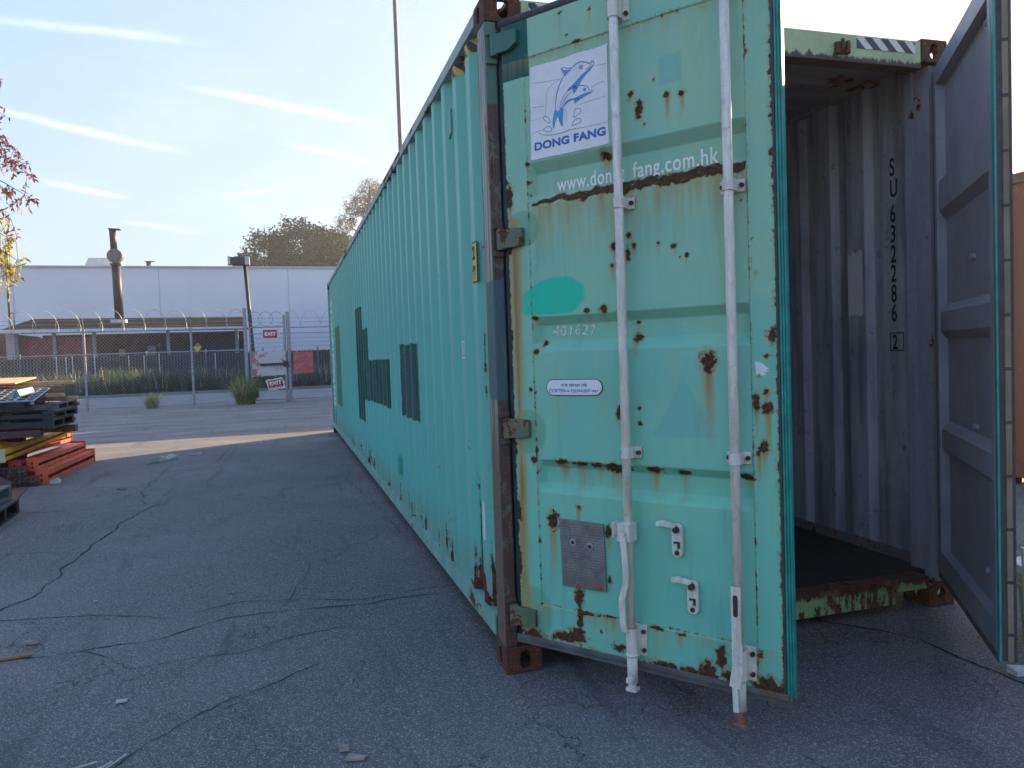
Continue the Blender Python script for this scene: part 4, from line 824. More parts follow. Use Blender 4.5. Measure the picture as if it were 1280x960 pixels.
for xa, xb in ((-6.0, -4.4), (-4.1, -2.3)): mb = MB(); mb.box(xa, xb, -1.35, -1.3, .3, 3.35); mb.build('panel', [M_maroon], sh)
mb = MB(); mb.box(-2.0, 5.8, .6, .7, .2, 2.9, 0); mb.build('partition', [M_shdark], sh)
for k, xa in enumerate((-1.1, -.3, .5, 1.1, 2.6, 3.3)): mb = MB(); mb.box(xa, xa + (.32, .22, .5, .12, .3, .16)[k], -.2, .1, 0, (2.6, 2.3, 2.75, 2.9, 2.2, 2.7)[k]); mb.build('stored_board', [(M_shedpost, M_wood)[k % 2]], sh)
ch = empty('chimney_pipe', (-10.28, 47.6, 4.2), 0, 'tall dark brown exhaust pipe with a round grey fan rising from the shed roof', 'chimney')
mb = MB(); mb.tube([(0.03, 0, .1), (0, 0, 3.5)], .25, 14); mb.tube([(-.06, 0, 4.2), (-.09, 0, 5.5)], .19, 14); mb.build('pipe', [M_brown], ch, smooth=True)
mb = MB(); mb.bar((-.3, 0, 5.55), (.35, 0, 5.52), .4, .06); mb.build('cap', [M_brown], ch)
mb = MB(); mb.tube([(0, -.35, 3.92), (0, .2, 3.92)], .42, 20); mb.tube([(-.06, -.42, 3.88), (-.06, -.34, 3.88)], .28, 16); mb.box(-.3, .3, -.2, .2, 3.40, 3.50); mb.build('fan_housing', [plain('fan_grey', (0.17, .16, .15), .6)], ch)
mb = MB(); mb.box(-.4, .4, -.35, .35, -.05, .15); mb.build('flashing', [M_dirtyw], ch)
pl_ = empty('roof_pole', (-16.72, 50, 3.9), 0, 'thin black pole with a short side pipe above the left end of the shed', 'pole')
mb = MB(); mb.tube([(0, 0, -3.9), (0, 0, 2.5)], .075, 8); mb.build('mast', [M_dkgrey], pl_); mb = MB(); mb.tube([(.22, 0, -3.9), (.22, 0, 1.1)], .03, 6); mb.tube([(0, 0, 1.1), (.22, 0, 1.1)], .03, 6); mb.build('side_pipe', [M_dkgrey], pl_)
oc = empty('storage_container', (-18.0, 46.0, 0), 0, 'orange steel container whose edge shows left of the shed', 'container')
M_or = worn('orange_steel', (0.50, .14, .05), .25, 1); mb = MB(); mb.box(-1.2, 1.05, -1, 5, .1, 3.7)
mb.build('body', [M_or], oc, bevel=.02)
mb = MB(); [mb.box(-1.0 + k * .25, -.9 + k * .25, -1.03, -1.0, .3, 3.5) for k in range(8)]; mb.build('rib', [M_or], oc)

# ------------------------------------------------------------------ light poles
fl = empty('floodlight_pole', (-2.02, 30, 0), 0, 'slim brown pole carrying a wide box floodlight, just behind the gate post', 'light pole')
mb = MB(); mb.tube([(0.02, 0, 0), (-.22, 0, 5.45)], .075, 10); mb.build('pole', [M_brown], fl, smooth=True)
mb = MB(); mb.box(-.75, -.22, -.18, .18, 5.47, 5.76, 0); mb.box(-.86, -.755, -.2, .2, 5.45, 5.78, 1); mb.box(-.215, -.03, -.2, .2, 5.44, 5.79, 1); mb.build('lamp_head', [M_dkgrey, M_dirtyw], fl, bevel=.01)
tp = empty('light_pole', (4.66, 32, 0), 0, 'tall thin grey pole rising above the roof line of the teal container', 'light pole')
mb = MB(); mb.tube([(.0, 0, 0), (0, 0, 19.5)], [.12, .085], 14); mb.build('pole', [plain('pole_brown', (.17, .14, .13), .6)], tp, smooth=True)
mb = MB(); mb.tube([(0, 0, 19.4), (.7, -.3, 19.9), (1.4, -.6, 20.0)], .05, 8); mb.build('arm', [M_dkgrey], tp); mb = MB(); mb.box(1.3, 2.0, -.85, -.55, 19.9, 20.05); mb.build('lamp_head', [M_dkgrey], tp, bevel=.02)

# ------------------------------------------------------------------ fences
FY = 25.5
def post(mb, x, h, r=.04, lean=0): mb.tube([(x, 0, 0), (x + lean, 0, h)], r, 8)
def chainlink(mb, x0, x1, z0, z1, d=.115, r=.0035):
    H = z1 - z0; n0 = int((x0 - H) / d) - 1; n1 = int(x1 / d) + 1
    for k in range(n0, n1 + 1):
        for sgn in (1, -1):
            if sgn > 0: xa, za, xb, zb = k * d, z0, k * d + H, z1
            else: xa, za, xb, zb = k * d, z1, k * d + H, z0
            if xb < x0 or xa > x1: continue
            if xa < x0: za += sgn * (x0 - xa); xa = x0
            if xb > x1: zb -= sgn * (xb - x1); xb = x1
            a = Vector((xa, 0, za)); b = Vector((xb, 0, zb)); t_ = Vector((zb - za, 0, -(xb - xa))).normalized() * r; u_ = Vector((0, r, 0)); i = len(mb.v)
            mb.v += [tuple(a + t_), tuple(a - t_ * .5 + u_), tuple(a - t_ * .5 - u_), tuple(b + t_), tuple(b - t_ * .5 + u_), tuple(b - t_ * .5 - u_)]
            for f in ((0, 1, 4, 3), (1, 2, 5, 4), (2, 0, 3, 5)): mb.f.append(tuple(i + q for q in f)); mb.mi.append(0)
def coil(mb, x0, x1, zc, rad, pitch, r=.008, yw=.25):
    n = int((x1 - x0) / pitch * 16); pts = []
    for i in range(n + 1):
        a = 2 * math.pi * i / 16; pts.append((x0 + (x1 - x0) * i / n + .12 * math.sin(a), yw * math.sin(a) , zc + rad * math.cos(a) + .03 * math.sin(i * .37)))
    mb.tube(pts, r, 4, caps=False)
M_wire = plain('galvanised_wire', (0.34, .36, .38), .5, .2, 3, .3)
fL = empty('chain_link_fence', (-7.6, FY, 0), 0, 'galvanised chain-link fence topped with razor coil, left of the gate', 'fence')
mb = MB(); chainlink(mb, -7.4, 5.42, .06, 2.66); mb.build('mesh', [M_wire], fL, fix=False)
for xa in (-6.6, -3.4, .32, .30 + 3.36): 
    mb = MB(); xx = xa; post(mb, xx, 2.72, .042); mb.build('post', [M_galv], fL, smooth=False); mb = MB(); mb.bar((xx, 0, 2.7), (xx + .02, -.22, 3.12), .035, .035); mb.build('barb_arm', [M_galv], fL)
mb = MB(); mb.tube([(-7.4, 0, 1.88), (5.42, 0, 1.90)], .022, 8); mb.build('middle_rail', [M_galv], fL); mb = MB(); mb.tube([(-7.4, -.005, 2.66), (5.42, -.005, 2.66)], .024, 8); mb.build('top_rail', [M_galv], fL)
for z in (2.80, 2.92, 3.05): mb = MB(); mb.tube([(-7.4, -.1, z), (5.42, -.1, z)], .006, 4); mb.build('barbed_strand', [M_wire], fL)
mb = MB(); coil(mb, -7.4, 5.3, 3.02, .34, .66, .009); mb.build('razor_coil', [M_wire], fL)
# the gate with its posts
gt = empty('chain_link_gate', (-1.42, FY, 0), 0, 'chain-link gate leaf between two steel posts carrying a faded white board', 'gate')
for xa, h, r_ in ((-.73, 3.38, .062), (-.58, 2.7, .03), (.60, 3.1, .045), (.73, 3.22, .062)): mb = MB(); post(mb, xa, h, r_); mb.build('post', [M_galv], gt, smooth=False)
mb = MB(); chainlink(mb, -.58, .60, .06, 2.45); mb.build('mesh', [M_wire], gt, fix=False)
for z, r_ in ((2.69, .022), (2.46, .016), (.10, .02)): mb = MB(); mb.tube([(-.58, 0, z), (.62, 0, z)], r_, 8); mb.build('rail', [M_galv], gt)
for z in (2.28, 2.12, 1.98, 2.85, 3.0): mb = MB(); mb.tube([(-.6, -.01, z), (.6, -.01, z)], .006, 4); mb.build('barbed_strand', [M_wire], gt)
for k in range(3):
    mb = MB(); cx = -.38 + k * .36; pts = [(cx + .24 * math.cos(a), .05 * k - .05, 2.98 + .25 * math.sin(a)) for a in [2 * math.pi * i / 24 for i in range(25)]]; mb.tube(pts, .009, 4, caps=False); mb.build('razor_loop', [M_wire], gt)
def faded(base, over, th):
    def f(t):
        v = t.coord(); x, y, z = t.xyz(v); n = t.noise(v, 4.5, 7, .7); m_ = t.ss(t.add(n, t.mul(t.ss(x, -.2, -.6), .16)), th, th + .05)
        return t.mix(m_, base, over)
    return f
mb = MB(); mb.hexa([(-.55, -.045, .93), (.60, -.045, .97), (.60, -.025, .97), (-.55, -.025, .93), (-.55, -.045, 1.84), (.60, -.045, 1.82), (.60, -.025, 1.82), (-.55, -.025, 1.84)])
mb.build('faded_board', [material('board_faded', faded((0.50, .50, .54), (0.42, .16, .17), .56), .7)], gt)
mb = MB(); mb.bar((-.28, -.08, 1.35), (.62, -.08, 1.36), .05, .085); mb.build('lock_bar', [M_dkgrey], gt); mb = MB(); mb.box(.52, .70, -.12, -.06, 1.26, 1.46); mb.build('lock_box', [M_dkgrey], gt, bevel=.01)
fR = empty('chain_link_fence', (3.4, FY, 0), 0, 'galvanised chain-link fence right of the gate, running on behind the container', 'fence')
mb = MB(); chainlink(mb, -4.08, 4.0, .06, 2.45); mb.build('mesh', [M_wire], fR, fix=False)
for xa in (-2.4, .8, 4.0): mb = MB(); post(mb, xa, 3.05); mb.build('post', [M_galv], fR)
for z, r_ in ((2.66, .022), (2.46, .012), (.10, .02)): mb = MB(); mb.tube([(-4.08, 0, z), (4, 0, z)], r_, 8); mb.build('rail', [M_galv], fR)
for z in (2.28, 2.12, 1.98, 2.85, 3.0): mb = MB(); mb.tube([(-4.08, -.01, z), (4, -.01, z)], .006, 4); mb.build('barbed_strand', [M_wire], fR)
mb = MB(); coil(mb, -4.0, 4, 3.0, .28, .7, .006); mb.build('razor_coil', [M_wire], fR)
# signs hung on the gate
M_signred = plain('sign_red', (0.42, .012, .045), .5, .1, 8); M_signw = plain('sign_white', (0.70, .70, .72), .5, .08)
def exit_sign(name, loc, wd, hh, label, ry=0, drips=False):
    e = empty(name, loc, 0, label, 'sign'); e.rotation_euler = (0, ry, 0)
    mb = MB()
    if drips:
        P = []; rr = random.Random(2)
        for i in range(36): a = 2 * math.pi * i / 36; ca, sa = math.cos(a), math.sin(a); k = 1 / max(abs(ca) / (wd / 2), abs(sa) / (hh / 2)); k *= rr.uniform(.94, 1.12); P.append((ca * k, sa * k))
        mb.prism(P, 0, .012, 1); mb.build('board', [M_signred, M_signw], e)
        mb = MB(); mb.box(-wd * .42, wd * .44, -.002, -.001, -hh * .34, hh * .40); mb.build('red_field', [M_signred], e)
    else:
        mb.box(-wd / 2, wd / 2, 0, .012, -hh / 2, hh / 2, 1); mb.build('board', [M_signred, M_signw], e); mb = MB(); mb.box(-wd / 2 + .02, wd / 2 - .02, -.003, -.001, -hh / 2 + .02, hh / 2 - .02); mb.build('red_field', [M_signred], e)
    zt = -hh * .17 if not drips else -.02
    o = text_obj('lettering', 'EXIT', hh * (.52 if not drips else .48), M_signw, e, (0, -.008, zt), (math.pi / 2, 0, 0), 1, 'CENTER', bold=hh * .028, extr=.002)
    xs = [v.co.x for v in o.data.vertices]; k = wd * .74 / (max(xs) - min(xs))
    for v in o.data.vertices: v.co.x *= k
    if drips:
        mb = MB()
        for q in (-.15, .0, .15): ribbon(mb, [(q + .045 * math.cos(a), -.12 + .032 * math.sin(a)) for a in [2 * math.pi * i / 8 for i in range(8)]], .018, -.006, 0, True)
        mb.build('ring_marks', [M_signw], e, fix=False)
    return e
exit_sign('exit_sign', (-1.31, FY - .06, 2.44), .52, .33, 'clean rectangular red EXIT sign hanging high on the gate')
exit_sign('exit_sign', (-1.20, FY - .06, .645), .58, .38, 'ragged red and white EXIT sign hanging low on the gate, tilted', R(-7), True)
mb = MB(); mb.box(-.345, .345, -.012, .012, -.385, .385)
o = mb.build('red_board', [material('board_red', lambda t: t.mix(t.ss(t.noise(t.scale(t.coord(), (1, 1, 3)), 3, 7, .7), .4, .7), (0.42, .085, .08), (0.50, .20, .19)), .6)]); o.location = (-.215, FY - .06, 1.38); tag(o, 'faded red square board fixed on the fence right of the gate', 'board')
mb = MB(); mb.prism([(-.13, 0), (0, -.17), (.15, .02), (.03, .17)], -.004, .004); o = mb.build('caution_tag', [material('tag_yellow', lambda t: t.mix(t.m('GREATER_THAN', t.xyz(t.coord())[2], .03), (0.50, .42, .12), (0.32, .17, .12)), .6)]); o.location = (-3.75, FY - .07, 2.03); tag(o, 'small yellow diamond tag hanging on a post of the chain-link fence', 'tag')
# slat fence across the road
sf = empty('slat_fence', (-5, 42, 0), 0, 'low grey fence of narrow vertical slats across the road behind the grasses', 'fence')
rs_ = random.Random(9); M_slat = plain('slat_grey', (0.115, .11, .12), .8, .4, 1.2); M_slatback = plain('slat_backing', (0.045, .045, .052), .9, .4, 2)
for b0 in range(-12, 12, 3):
    mb = MB(); x_ = b0
    while x_ < b0 + 2.95: mb.box(x_, x_ + .055, 0, .02, .1, 2.12 + rs_.uniform(-.03, .04), 0 if rs_.random() < .95 else 1); x_ += .15
    mb.box(b0, b0 + 3.0, .021, .026, .1, 2.05, 2)
    mb.build('slat_panel', [M_slat, M_dirtyw, M_slatback], sf)
    mb = MB(); mb.tube([(b0, .06, 0), (b0, .06, 2.3)], .05, 8); mb.build('post', [M_galv], sf)
mb = MB(); mb.box(-12, 12, .028, .05, .3, .4); mb.box(-12, 12, .028, .05, 1.8, 1.9); mb.build('rail', [M_shdark], sf)

# ------------------------------------------------------------------ vegetation
def leafmat(name, c1, c2, sc=1.5, trans=.35):
    m = bpy.data.materials.new(name); m.use_nodes = True; t = NT(m.node_tree); b = t.n['Principled BSDF']; b.inputs['Roughness'].default_value = .6; b.inputs['Specular IOR Level'].default_value = .25
    n = t.noise(t.coord(), sc, 4, .6); ri = t.attr('tone')[2]
    c = t.mix(t.ss(t.add(n, t.mul(t.sub(ri, .5), .5)), .3, .7), c1, c2); t.put(b.inputs['Base Color'], c)
    tr = t.node('ShaderNodeBsdfTranslucent'); t.put(tr.inputs[0], c); mx = t.node('ShaderNodeMixShader'); mx.inputs[0].default_value = trans
    t.l.new(b.outputs[0], mx.inputs[1]); t.l.new(tr.outputs[0], mx.inputs[2]); t.l.new(mx.outputs[0], t.n['Material Output'].inputs[0]); return m
def leaves(name, P, size, mat, parent, droop=0.0, aspect=.5, rng=None, kind=None):
    """P: Nx3 leaf positions; one bent leaf-shaped quad pair each"""
    rng = rng or np.random.RandomState(1); N = len(P); P = np.asarray(P); sz = size * rng.uniform(.6, 1.3, N)
    d = rng.normal(size=(N, 3)); d[:, 2] -= droop * 2.0; d /= np.linalg.norm(d, axis=1)[:, None]; e = rng.normal(size=(N, 3)); e -= d * (e * d).sum(1)[:, None]; e /= np.linalg.norm(e, axis=1)[:, None]
    a = P; b = P + d * sz[:, None] * .5 + e * (sz * aspect * .5)[:, None]; c = P + d * sz[:, None]; f = P + d * sz[:, None] * .5 - e * (sz * aspect * .5)[:, None]
    V = np.stack([a, b, c, f], 1).reshape(-1, 3); F = np.arange(4 * N).reshape(-1, 4)
    o = arr_mesh(name, V, F, [mat], parent, kind); at = o.data.attributes.new('tone', 'FLOAT', 'POINT'); at.data.foreach_set('value', np.repeat(rng.rand(N), 4).astype(np.float32)); return o
def crown_pts(lobes, n, rng, clump=.16, npc=14, gap=0.0):
    """leaf clumps spread near the surface of a set of lobes (cx,cy,cz,rx,ry,rz)"""
    vol = np.array([l[3] * l[5] for l in lobes]); pr = vol / vol.sum(); nc = n // npc; out = []
    for i in range(nc):
        l = lobes[rng.choice(len(lobes), p=pr)]; u = rng.normal(size=3); u /= np.linalg.norm(u); r = rng.uniform(.25, 1.0) ** .45 * (1 + .10 * mnoise.noise(Vector(u * 3.1 + l[0])))
        if gap and mnoise.noise(Vector((l[0] + u[0] * l[3], l[1], l[2] + u[2] * l[5])) * gap) < -.22: continue
        c = np.array(l[:3]) + u * r * np.array(l[3:6]); out.append(c + rng.normal(size=(npc, 3)) * clump * np.array([l[3], l[3], l[5]]).mean() )
    return np.concatenate(out)
M_bark = plain('bark', (0.09, .065, .05), .9, .4, 3, bump=.6)
M_pine = leafmat('tree_green', (0.026, .052, .018), (0.062, .10, .034), .35, .40)
M_pine2 = leafmat('tree_green_light', (0.085, .10, .055), (0.16, .17, .09), .35, .5)
rng = np.random.RandomState(11)
def limb(mb, a, b, r0, r1, wob=.15, n=6):
    a = Vector(a); b = Vector(b); pts = []; rs = []
    for i in range(n + 1): t_ = i / n; p = a.lerp(b, t_); w_ = (b - a).length * wob * math.sin(math.pi * t_) * .3; pts.append(p + Vector((random.uniform(-w_, w_), random.uniform(-w_, w_), random.uniform(0, w_)))); rs.append(r0 + (r1 - r0) * t_)
    mb.tube(pts, rs, 8)
T1 = empty('broadleaf_tree', (2.0, 95, 0), 0, 'large dense rounded dark-green tree behind the warehouse roof', 'tree')
mb = MB(); mb.tube([(0, 0, 0), (.2, 0, 6), (0, 0, 9)], [.75, .55, .45], 12)
for q in range(9): a = q * .7; limb(mb, (0, 0, 7 + q * .3), (math.cos(a) * 5, math.sin(a) * 3, 12 + (q % 4) * 1.2), .3, .07)
mb.build('trunk', [M_bark], T1, smooth=True)
L1 = [(-.4, 0, 14.7, 4.2, 4, 4.5), (-4.2, 0, 13.6, 3.2, 3.4, 4.0), (3.3, 0, 13.9, 3.9, 4, 4.2), (6.9, .5, 12.8, 2.9, 3, 3.7), (-7.0, 0, 12.4, 1.9, 2, 2.2), (.5, -1, 11.2, 6.5, 4, 3.6), (-7.2, 0, 14.2, .8, .8, .9)]
leaves('crown', crown_pts(L1, 46000, rng, .075, 16), .31, M_pine, T1, rng=rng, aspect=.7)
T2 = empty('pine_tree', (10.2, 98, 0), 0, 'open airy tree rising behind the far roof edge of the teal container', 'tree')
mb = MB(); mb.tube([(0, 0, 0), (.2, 0, 12), (.6, 0, 24)], [.6, .4, .12], 12)
L2 = [(-3.6, 0, 17.0, 1.5, 1.3, 1.1), (-2.6, 0, 19.3, 1.3, 1.3, 1.0), (-1.0, 0, 21.4, 1.8, 1.5, 1.3), (.6, 0, 23.6, 1.6, 1.4, 1.2), (1.8, 0, 20.6, 2.2, 1.8, 1.5), (2.6, 0, 17.4, 2.3, 2, 1.6), (-3.0, 0, 14.8, 1.7, 1.5, 1.1), (-.4, 0, 16.2, 1.6, 1.5, 1.2), (1.0, 0, 13.4, 2.4, 2, 1.3)]
for l in L2: limb(mb, (.2, 0, l[2] - 3.0), (l[0], l[1], l[2]), .14, .04)
mb.build('trunk', [M_bark], T2, smooth=True)
leaves('crown', crown_pts(L2, 15000, rng, .17, 12), .28, M_pine2, T2, rng=rng, aspect=.45)
# street tree with rusty seed pods and yellow new leaves, leaning in from the left
T3 = empty('street_tree', (-6.0, 8.9, 0), 0, 'slender tree leaning in at the left edge, rusty brown foliage above yellow leaves', 'tree')
M_rl = leafmat('rusty_leaves', (0.16, .055, .045), (0.30, .13, .09), 6, .4); M_yl = leafmat('yellow_leaves', (0.42, .38, .035), (0.62, .58, .08), 6, .5)
mb = MB(); mb.tube([(0, 0, 0), (.05, -.05, 1.5), (.2, -.1, 3.0), (.3, -.3, 4.6), (.25, -.3, 6.2)], [.13, .11, .09, .06, .02], 10)
tw = []; PR = []; PY = []; rr = random.Random(21)
def branch(st, en, r0, droop, n=9):
    a = Vector(st); b = Vector(en); pts = [a.lerp(b, i / n) + Vector((0, 0, droop * math.sin(math.pi * i / n))) for i in range(n + 1)]
    mb.tube(pts, [r0 * (1 - .85 * i / n) for i in range(n + 1)], 5); return pts
tips = [((.25, -.3, 4.7), (2.15, -1.05, 3.88)), ((.3, -.25, 4.4), (2.05, -1.15, 4.15)), ((.22, -.2, 4.1), (2.12, -1.1, 3.60)), ((.25, -.3, 4.9), (1.88, -1.05, 4.62)), ((.2, -.1, 3.8), (1.95, -1.1, 3.30)), ((.2, -.15, 3.4), (1.92, -1.1, 3.05)), ((.2, -.1, 3.3), (2.00, -1.12, 2.78)), ((.3, -.25, 4.4), (1.82, -1.0, 4.35)), ((.2, -.1, 3.1), (1.88, -1.05, 2.75)), ((.25, -.3, 5.0), (1.6, -.2, 5.3)), ((.25, -.3, 5.2), (-.9, .6, 5.6)), ((.2, -.1, 3.6), (-1.3, -.6, 4.3)), ((.2, -.1, 3.9), (.4, 1.4, 4.6)), ((.2, -.1, 3.9), (.1, -1.8, 4.5)), ((.25, -.3, 5.6), (.9, -.9, 6.4))]
for st, en in tips:
    pts = branch(st, en, .022, .25)
    for i in range(3, len(pts)):
        for q in range(5):
            c_ = pts[i] + Vector((rr.gauss(0, .06), rr.gauss(0, .09), rr.gauss(0, .05))); e_ = c_ + Vector((rr.uniform(-.12, .14), rr.uniform(-.12, .12), rr.uniform(-.26, .06)))
            mb.bar(pts[i], e_, .004)
            low = en[2] < 3.1 or (en[2] < 3.4 and rr.random() < .5)
            for w_ in range(9 if not low else 8): p = Vector(pts[i]).lerp(e_, rr.uniform(.3, 1.05)) + Vector((rr.gauss(0, .015), rr.gauss(0, .015), rr.gauss(0, .02))); (PY if low and rr.random() < .75 else PR).append(tuple(p))
# hanging yellow curtains of leaves
for k in range(26):
    x_ = rr.uniform(1.55, 1.98); y_ = -1.05 + rr.uniform(-.2, .2); top = rr.uniform(2.85, 3.1); bot = rr.uniform(2.30, 2.6) + abs(x_ - 1.75) * .5
    mb.bar((x_, y_, top), (x_ + rr.uniform(-.03, .03), y_, bot), .004)
    for q in range(11): z_ = top + (bot - top) * q / 10; PY.append((x_ + rr.gauss(0, .02), y_ + rr.gauss(0, .02), z_))
mb.build('trunk', [M_bark], T3)
leaves('rusty_foliage', PR, .075, M_rl, T3, droop=.5, aspect=.35, rng=rng); leaves('yellow_foliage', PY, .062, M_yl, T3, droop=.6, aspect=.4, rng=rng)

def blades(name, bases, hts, wid, mat, parent=None, spread=.35, n_per=20, kind=None, rng=None, seg=3, pw=1.8):
    V = []; F = []; tone = []
    for (bx, by, bz), h in zip(bases, hts):
        for k in range(n_per):
            a = rng.uniform(0, 2 * math.pi); sp = rng.uniform(.05, 1) * spread * h; hh = h * rng.uniform(.55, 1.08); dx, dy = math.cos(a), math.sin(a); px, py = -dy * wid / 2, dx * wid / 2; i = len(V); ti = rng.rand()
            ox, oy = bx + rng.normal() * .05, by + rng.normal() * .05
            for s_ in range(seg + 1):
                u = s_ / seg; w_ = (1 - u * .9); x_ = ox + dx * sp * u ** pw; y_ = oy + dy * sp * u ** pw; z_ = bz + hh * (u - .28 * spread * u ** 2.5)
                V += [(x_ - px * w_, y_ - py * w_, z_), (x_ + px * w_, y_ + py * w_, z_)]; tone += [ti, ti]
            for s_ in range(seg): F.append((i + 2 * s_, i + 2 * s_ + 1, i + 2 * s_ + 3, i + 2 * s_ + 2))
    o = arr_mesh(name, V, F, [mat], parent, kind); at = o.data.attributes.new('tone', 'FLOAT', 'POINT'); at.data.foreach_set('value', np.array(tone, dtype=np.float32)); return o
M_grass = leafmat('grass_green', (0.055, .10, .050), (0.13, .18, .09), .8, .35); M_dry = leafmat('grass_dry', (0.34, .31, .14), (0.62, .56, .30), 2, .45); M_mid = leafmat('grass_mid', (0.10, .17, .05), (0.27, .34, .11), 2, .4); M_plume = leafmat('grass_plume', (0.34, .27, .27), (0.60, .52, .48), 2, .4)
bs = [(rng.uniform(-17, 4), rng.uniform(38.9, 41.6), .1) for _ in range(850)]; hs_ = [(.92 + .5 * mnoise.noise(Vector((b[0] * .5, b[1] * .5, 0))) + rng.uniform(0, .3)) * (1.25 if b[0] < -1 else 1.0) for b in bs]
o = blades('ornamental_grass', bs, hs_, .035, M_grass, None, .55, 16, rng=rng); tag(o, 'dense strip of green ornamental grass in front of the slat fence', 'grass', kind='stuff')
bs2 = [(b[0], b[1], .3) for b in bs if rng.rand() < .45]; o = blades('grass_plumes', bs2, [1.12 + rng.uniform(-.2, .35) for _ in bs2], .055, M_plume, None, .5, 2, rng=rng); tag(o, 'pale feathery seed heads standing above the ornamental grass strip', 'grass', kind='stuff')
def clump(loc, h, rad, mats, label, n=(26, 26)):
    e = empty('grass_clump', loc, 0, label, 'plant')
    for k_, (m_, nm, f_, k) in enumerate(((mats[0], 'green_blades', 1.0, n[0]), (mats[1], 'dry_blades', .95, n[1]))):
        b_ = [(rng.normal() * rad + (.06 if k_ == 0 else -.06) * h, rng.normal() * rad * .6, 0) for _ in range(k)]; blades(nm, b_, [h * f_ * rng.uniform(.45, 1.15) for _ in b_], .024, m_, e, .78, 20, rng=rng, seg=5, pw=1.15)
    return e
clump((-2.24, 24.9, 0), 1.25, .07, (M_mid, M_dry), 'big green and straw-coloured grass clump at the foot of the gate post', (40, 26))
clump((-5.22, 25.2, 0), .72, .03, (M_dry, M_dry), 'small dry yellow grass clump growing at the fence foot', (12, 16))

# ------------------------------------------------------------------ stack of rack parts and pallets on the left
M_orange = worn('orange_steel_beam', (0.78, .15, .06), .22, 6, dirt=.2); M_redb = worn('red_steel_beam', (0.55, .04, .03), .22, 6); M_yelb = worn('yellow_steel_beam', (0.95, .42, .010), .15, 6, dirt=.2); M_maroonb = worn('maroon_steel', (0.085, .028, .028), .35, 5)
M_blackp = plain('black_plastic', (0.022, .023, .026), .5, .4, 6); M_ply = plain('plywood', (0.56, .38, .20), .75, .2, 5); M_tim = plain('weathered_timber', (0.24, .145, .09), .85, .4, 9); M_galvw = plain('zinc_wire', (0.55, .57, .60), .4, .2, 10, .5); M_creamc = plain('cream_connector', (0.62, .57, .36), .6, .2)
M_greyw = plain('grey_pallet_wood', (0.15, .14, .125), .9, .4, 8)
def beam(x, y0, y1, z, w_, h, mat, name, label, group=None, dx=0.0, conn=None, holes=False, pitch=0.0):
    e = empty(name, (x, (y0 + y1) / 2, z), math.atan2(-dx, (y1 - y0)), label, 'rack beam', group); e.rotation_euler.x = pitch; L = (y1 - y0) / 2
    mb = MB(); tk = .004   # open C section: web and two flanges with lips
    mb.box(-w_ / 2, -w_ / 2 + tk, -L, L, 0, h); mb.box(-w_ / 2 + tk + .0003, w_ / 2, -L, L, 0, tk); mb.box(-w_ / 2 + tk + .0003, w_ / 2, -L, L, h - tk, h); mb.box(w_ / 2 - tk, w_ / 2, -L, L, h - tk - h * .35, h - tk - .0005); mb.box(w_ / 2 - tk, w_ / 2, -L, L, tk + .0005, tk + h * .35); mb.build('channel', [mat], e)
    mb = MB(); cm = conn or mat
    for s_ in (-1, 1): mb.box(-w_ / 2 - .006, w_ / 2 + .012, s_ * (L + .004) - .003, s_ * (L + .004) + .003, -.012 if z > .03 else 0, h + .03)
    mb.build('end_plate', [cm], e, bevel=.001)
    mb = MB()
    for q in (.3, .7): mb.box(-.008, .008, -L - .0085, -L - .0075, h * q - .016, h * q + .016)
    mb.build('slot', [M_black], e); return e
beam(-3.76, 7.44, 9.70, 0.0, .12, .165, M_orange, 'rack_beam', 'bright orange rack beam lying outermost on the asphalt', dx=.03)
beam(-3.93, 7.52, 9.75, 0.0, .11, .14, M_redb, 'rack_beam', 'deep red rack beam lying just inside the outermost orange one')
beam(-3.86, 7.50, 9.60, .17, .11, .13, M_orange, 'rack_beam', 'orange rack beam lying on top near the outer edge', dx=.05)
beam(-4.00, 7.42, 9.75, .17, .12, .12, M_redb, 'rack_beam', 'red rack beam resting between the orange and the yellow beams', dx=.10)
beam(-4.06, 7.20, 9.25, .385, .11, .12, M_yelb, 'rack_beam', 'yellow rack beam with cream end plate on top of the red ones', dx=.16, conn=M_creamc, pitch=.05)
beam(-4.16, 7.8, 9.95, .31, .12, .12, M_orange, 'rack_beam', 'orange rack beam lying further back beside the yellow beam', dx=.12)
def upright(loc, rz, L, label, mat, tilt=0):
    e = empty('rack_upright', loc, rz, label, 'rack upright'); e.rotation_euler = (tilt, 0, rz); mb = MB(); mb.box(0, L, 0, .006, 0, .12); mb.box(0, L, .0063, .09, 0, .005); mb.box(0, L, .0063, .09, .115, .12); mb.build('channel', [mat], e)
    mb = MB(); n = int(L / .055)
    for k in range(n):
        for zz in (.035, .085): mb.box(.03 + k * .055, .045 + k * .055, -.0012, -.0002, zz - .012, zz + .012)
    mb.build('slot_row', [M_black], e); return e
upright((-6.40, 7.30, .0), 0, 2.62, 'dark red slotted upright lying crosswise on the ground in front', M_maroonb); upright((-6.35, 7.33, .125), 0, 2.45, 'dark red slotted upright lying crosswise second from the ground', M_maroonb)
for k_ in range(4): upright((-6.5 + .05 * k_, 8.86, .125 * k_), 0, 2.17 - .05 * k_, ['dark red upright at the back of the pile, on the ground', 'dark red upright second from the ground at the back of the pile', 'dark red upright third from the ground at the back of the pile', 'dark red upright topmost of those at the back of the pile'][k_], M_maroonb)
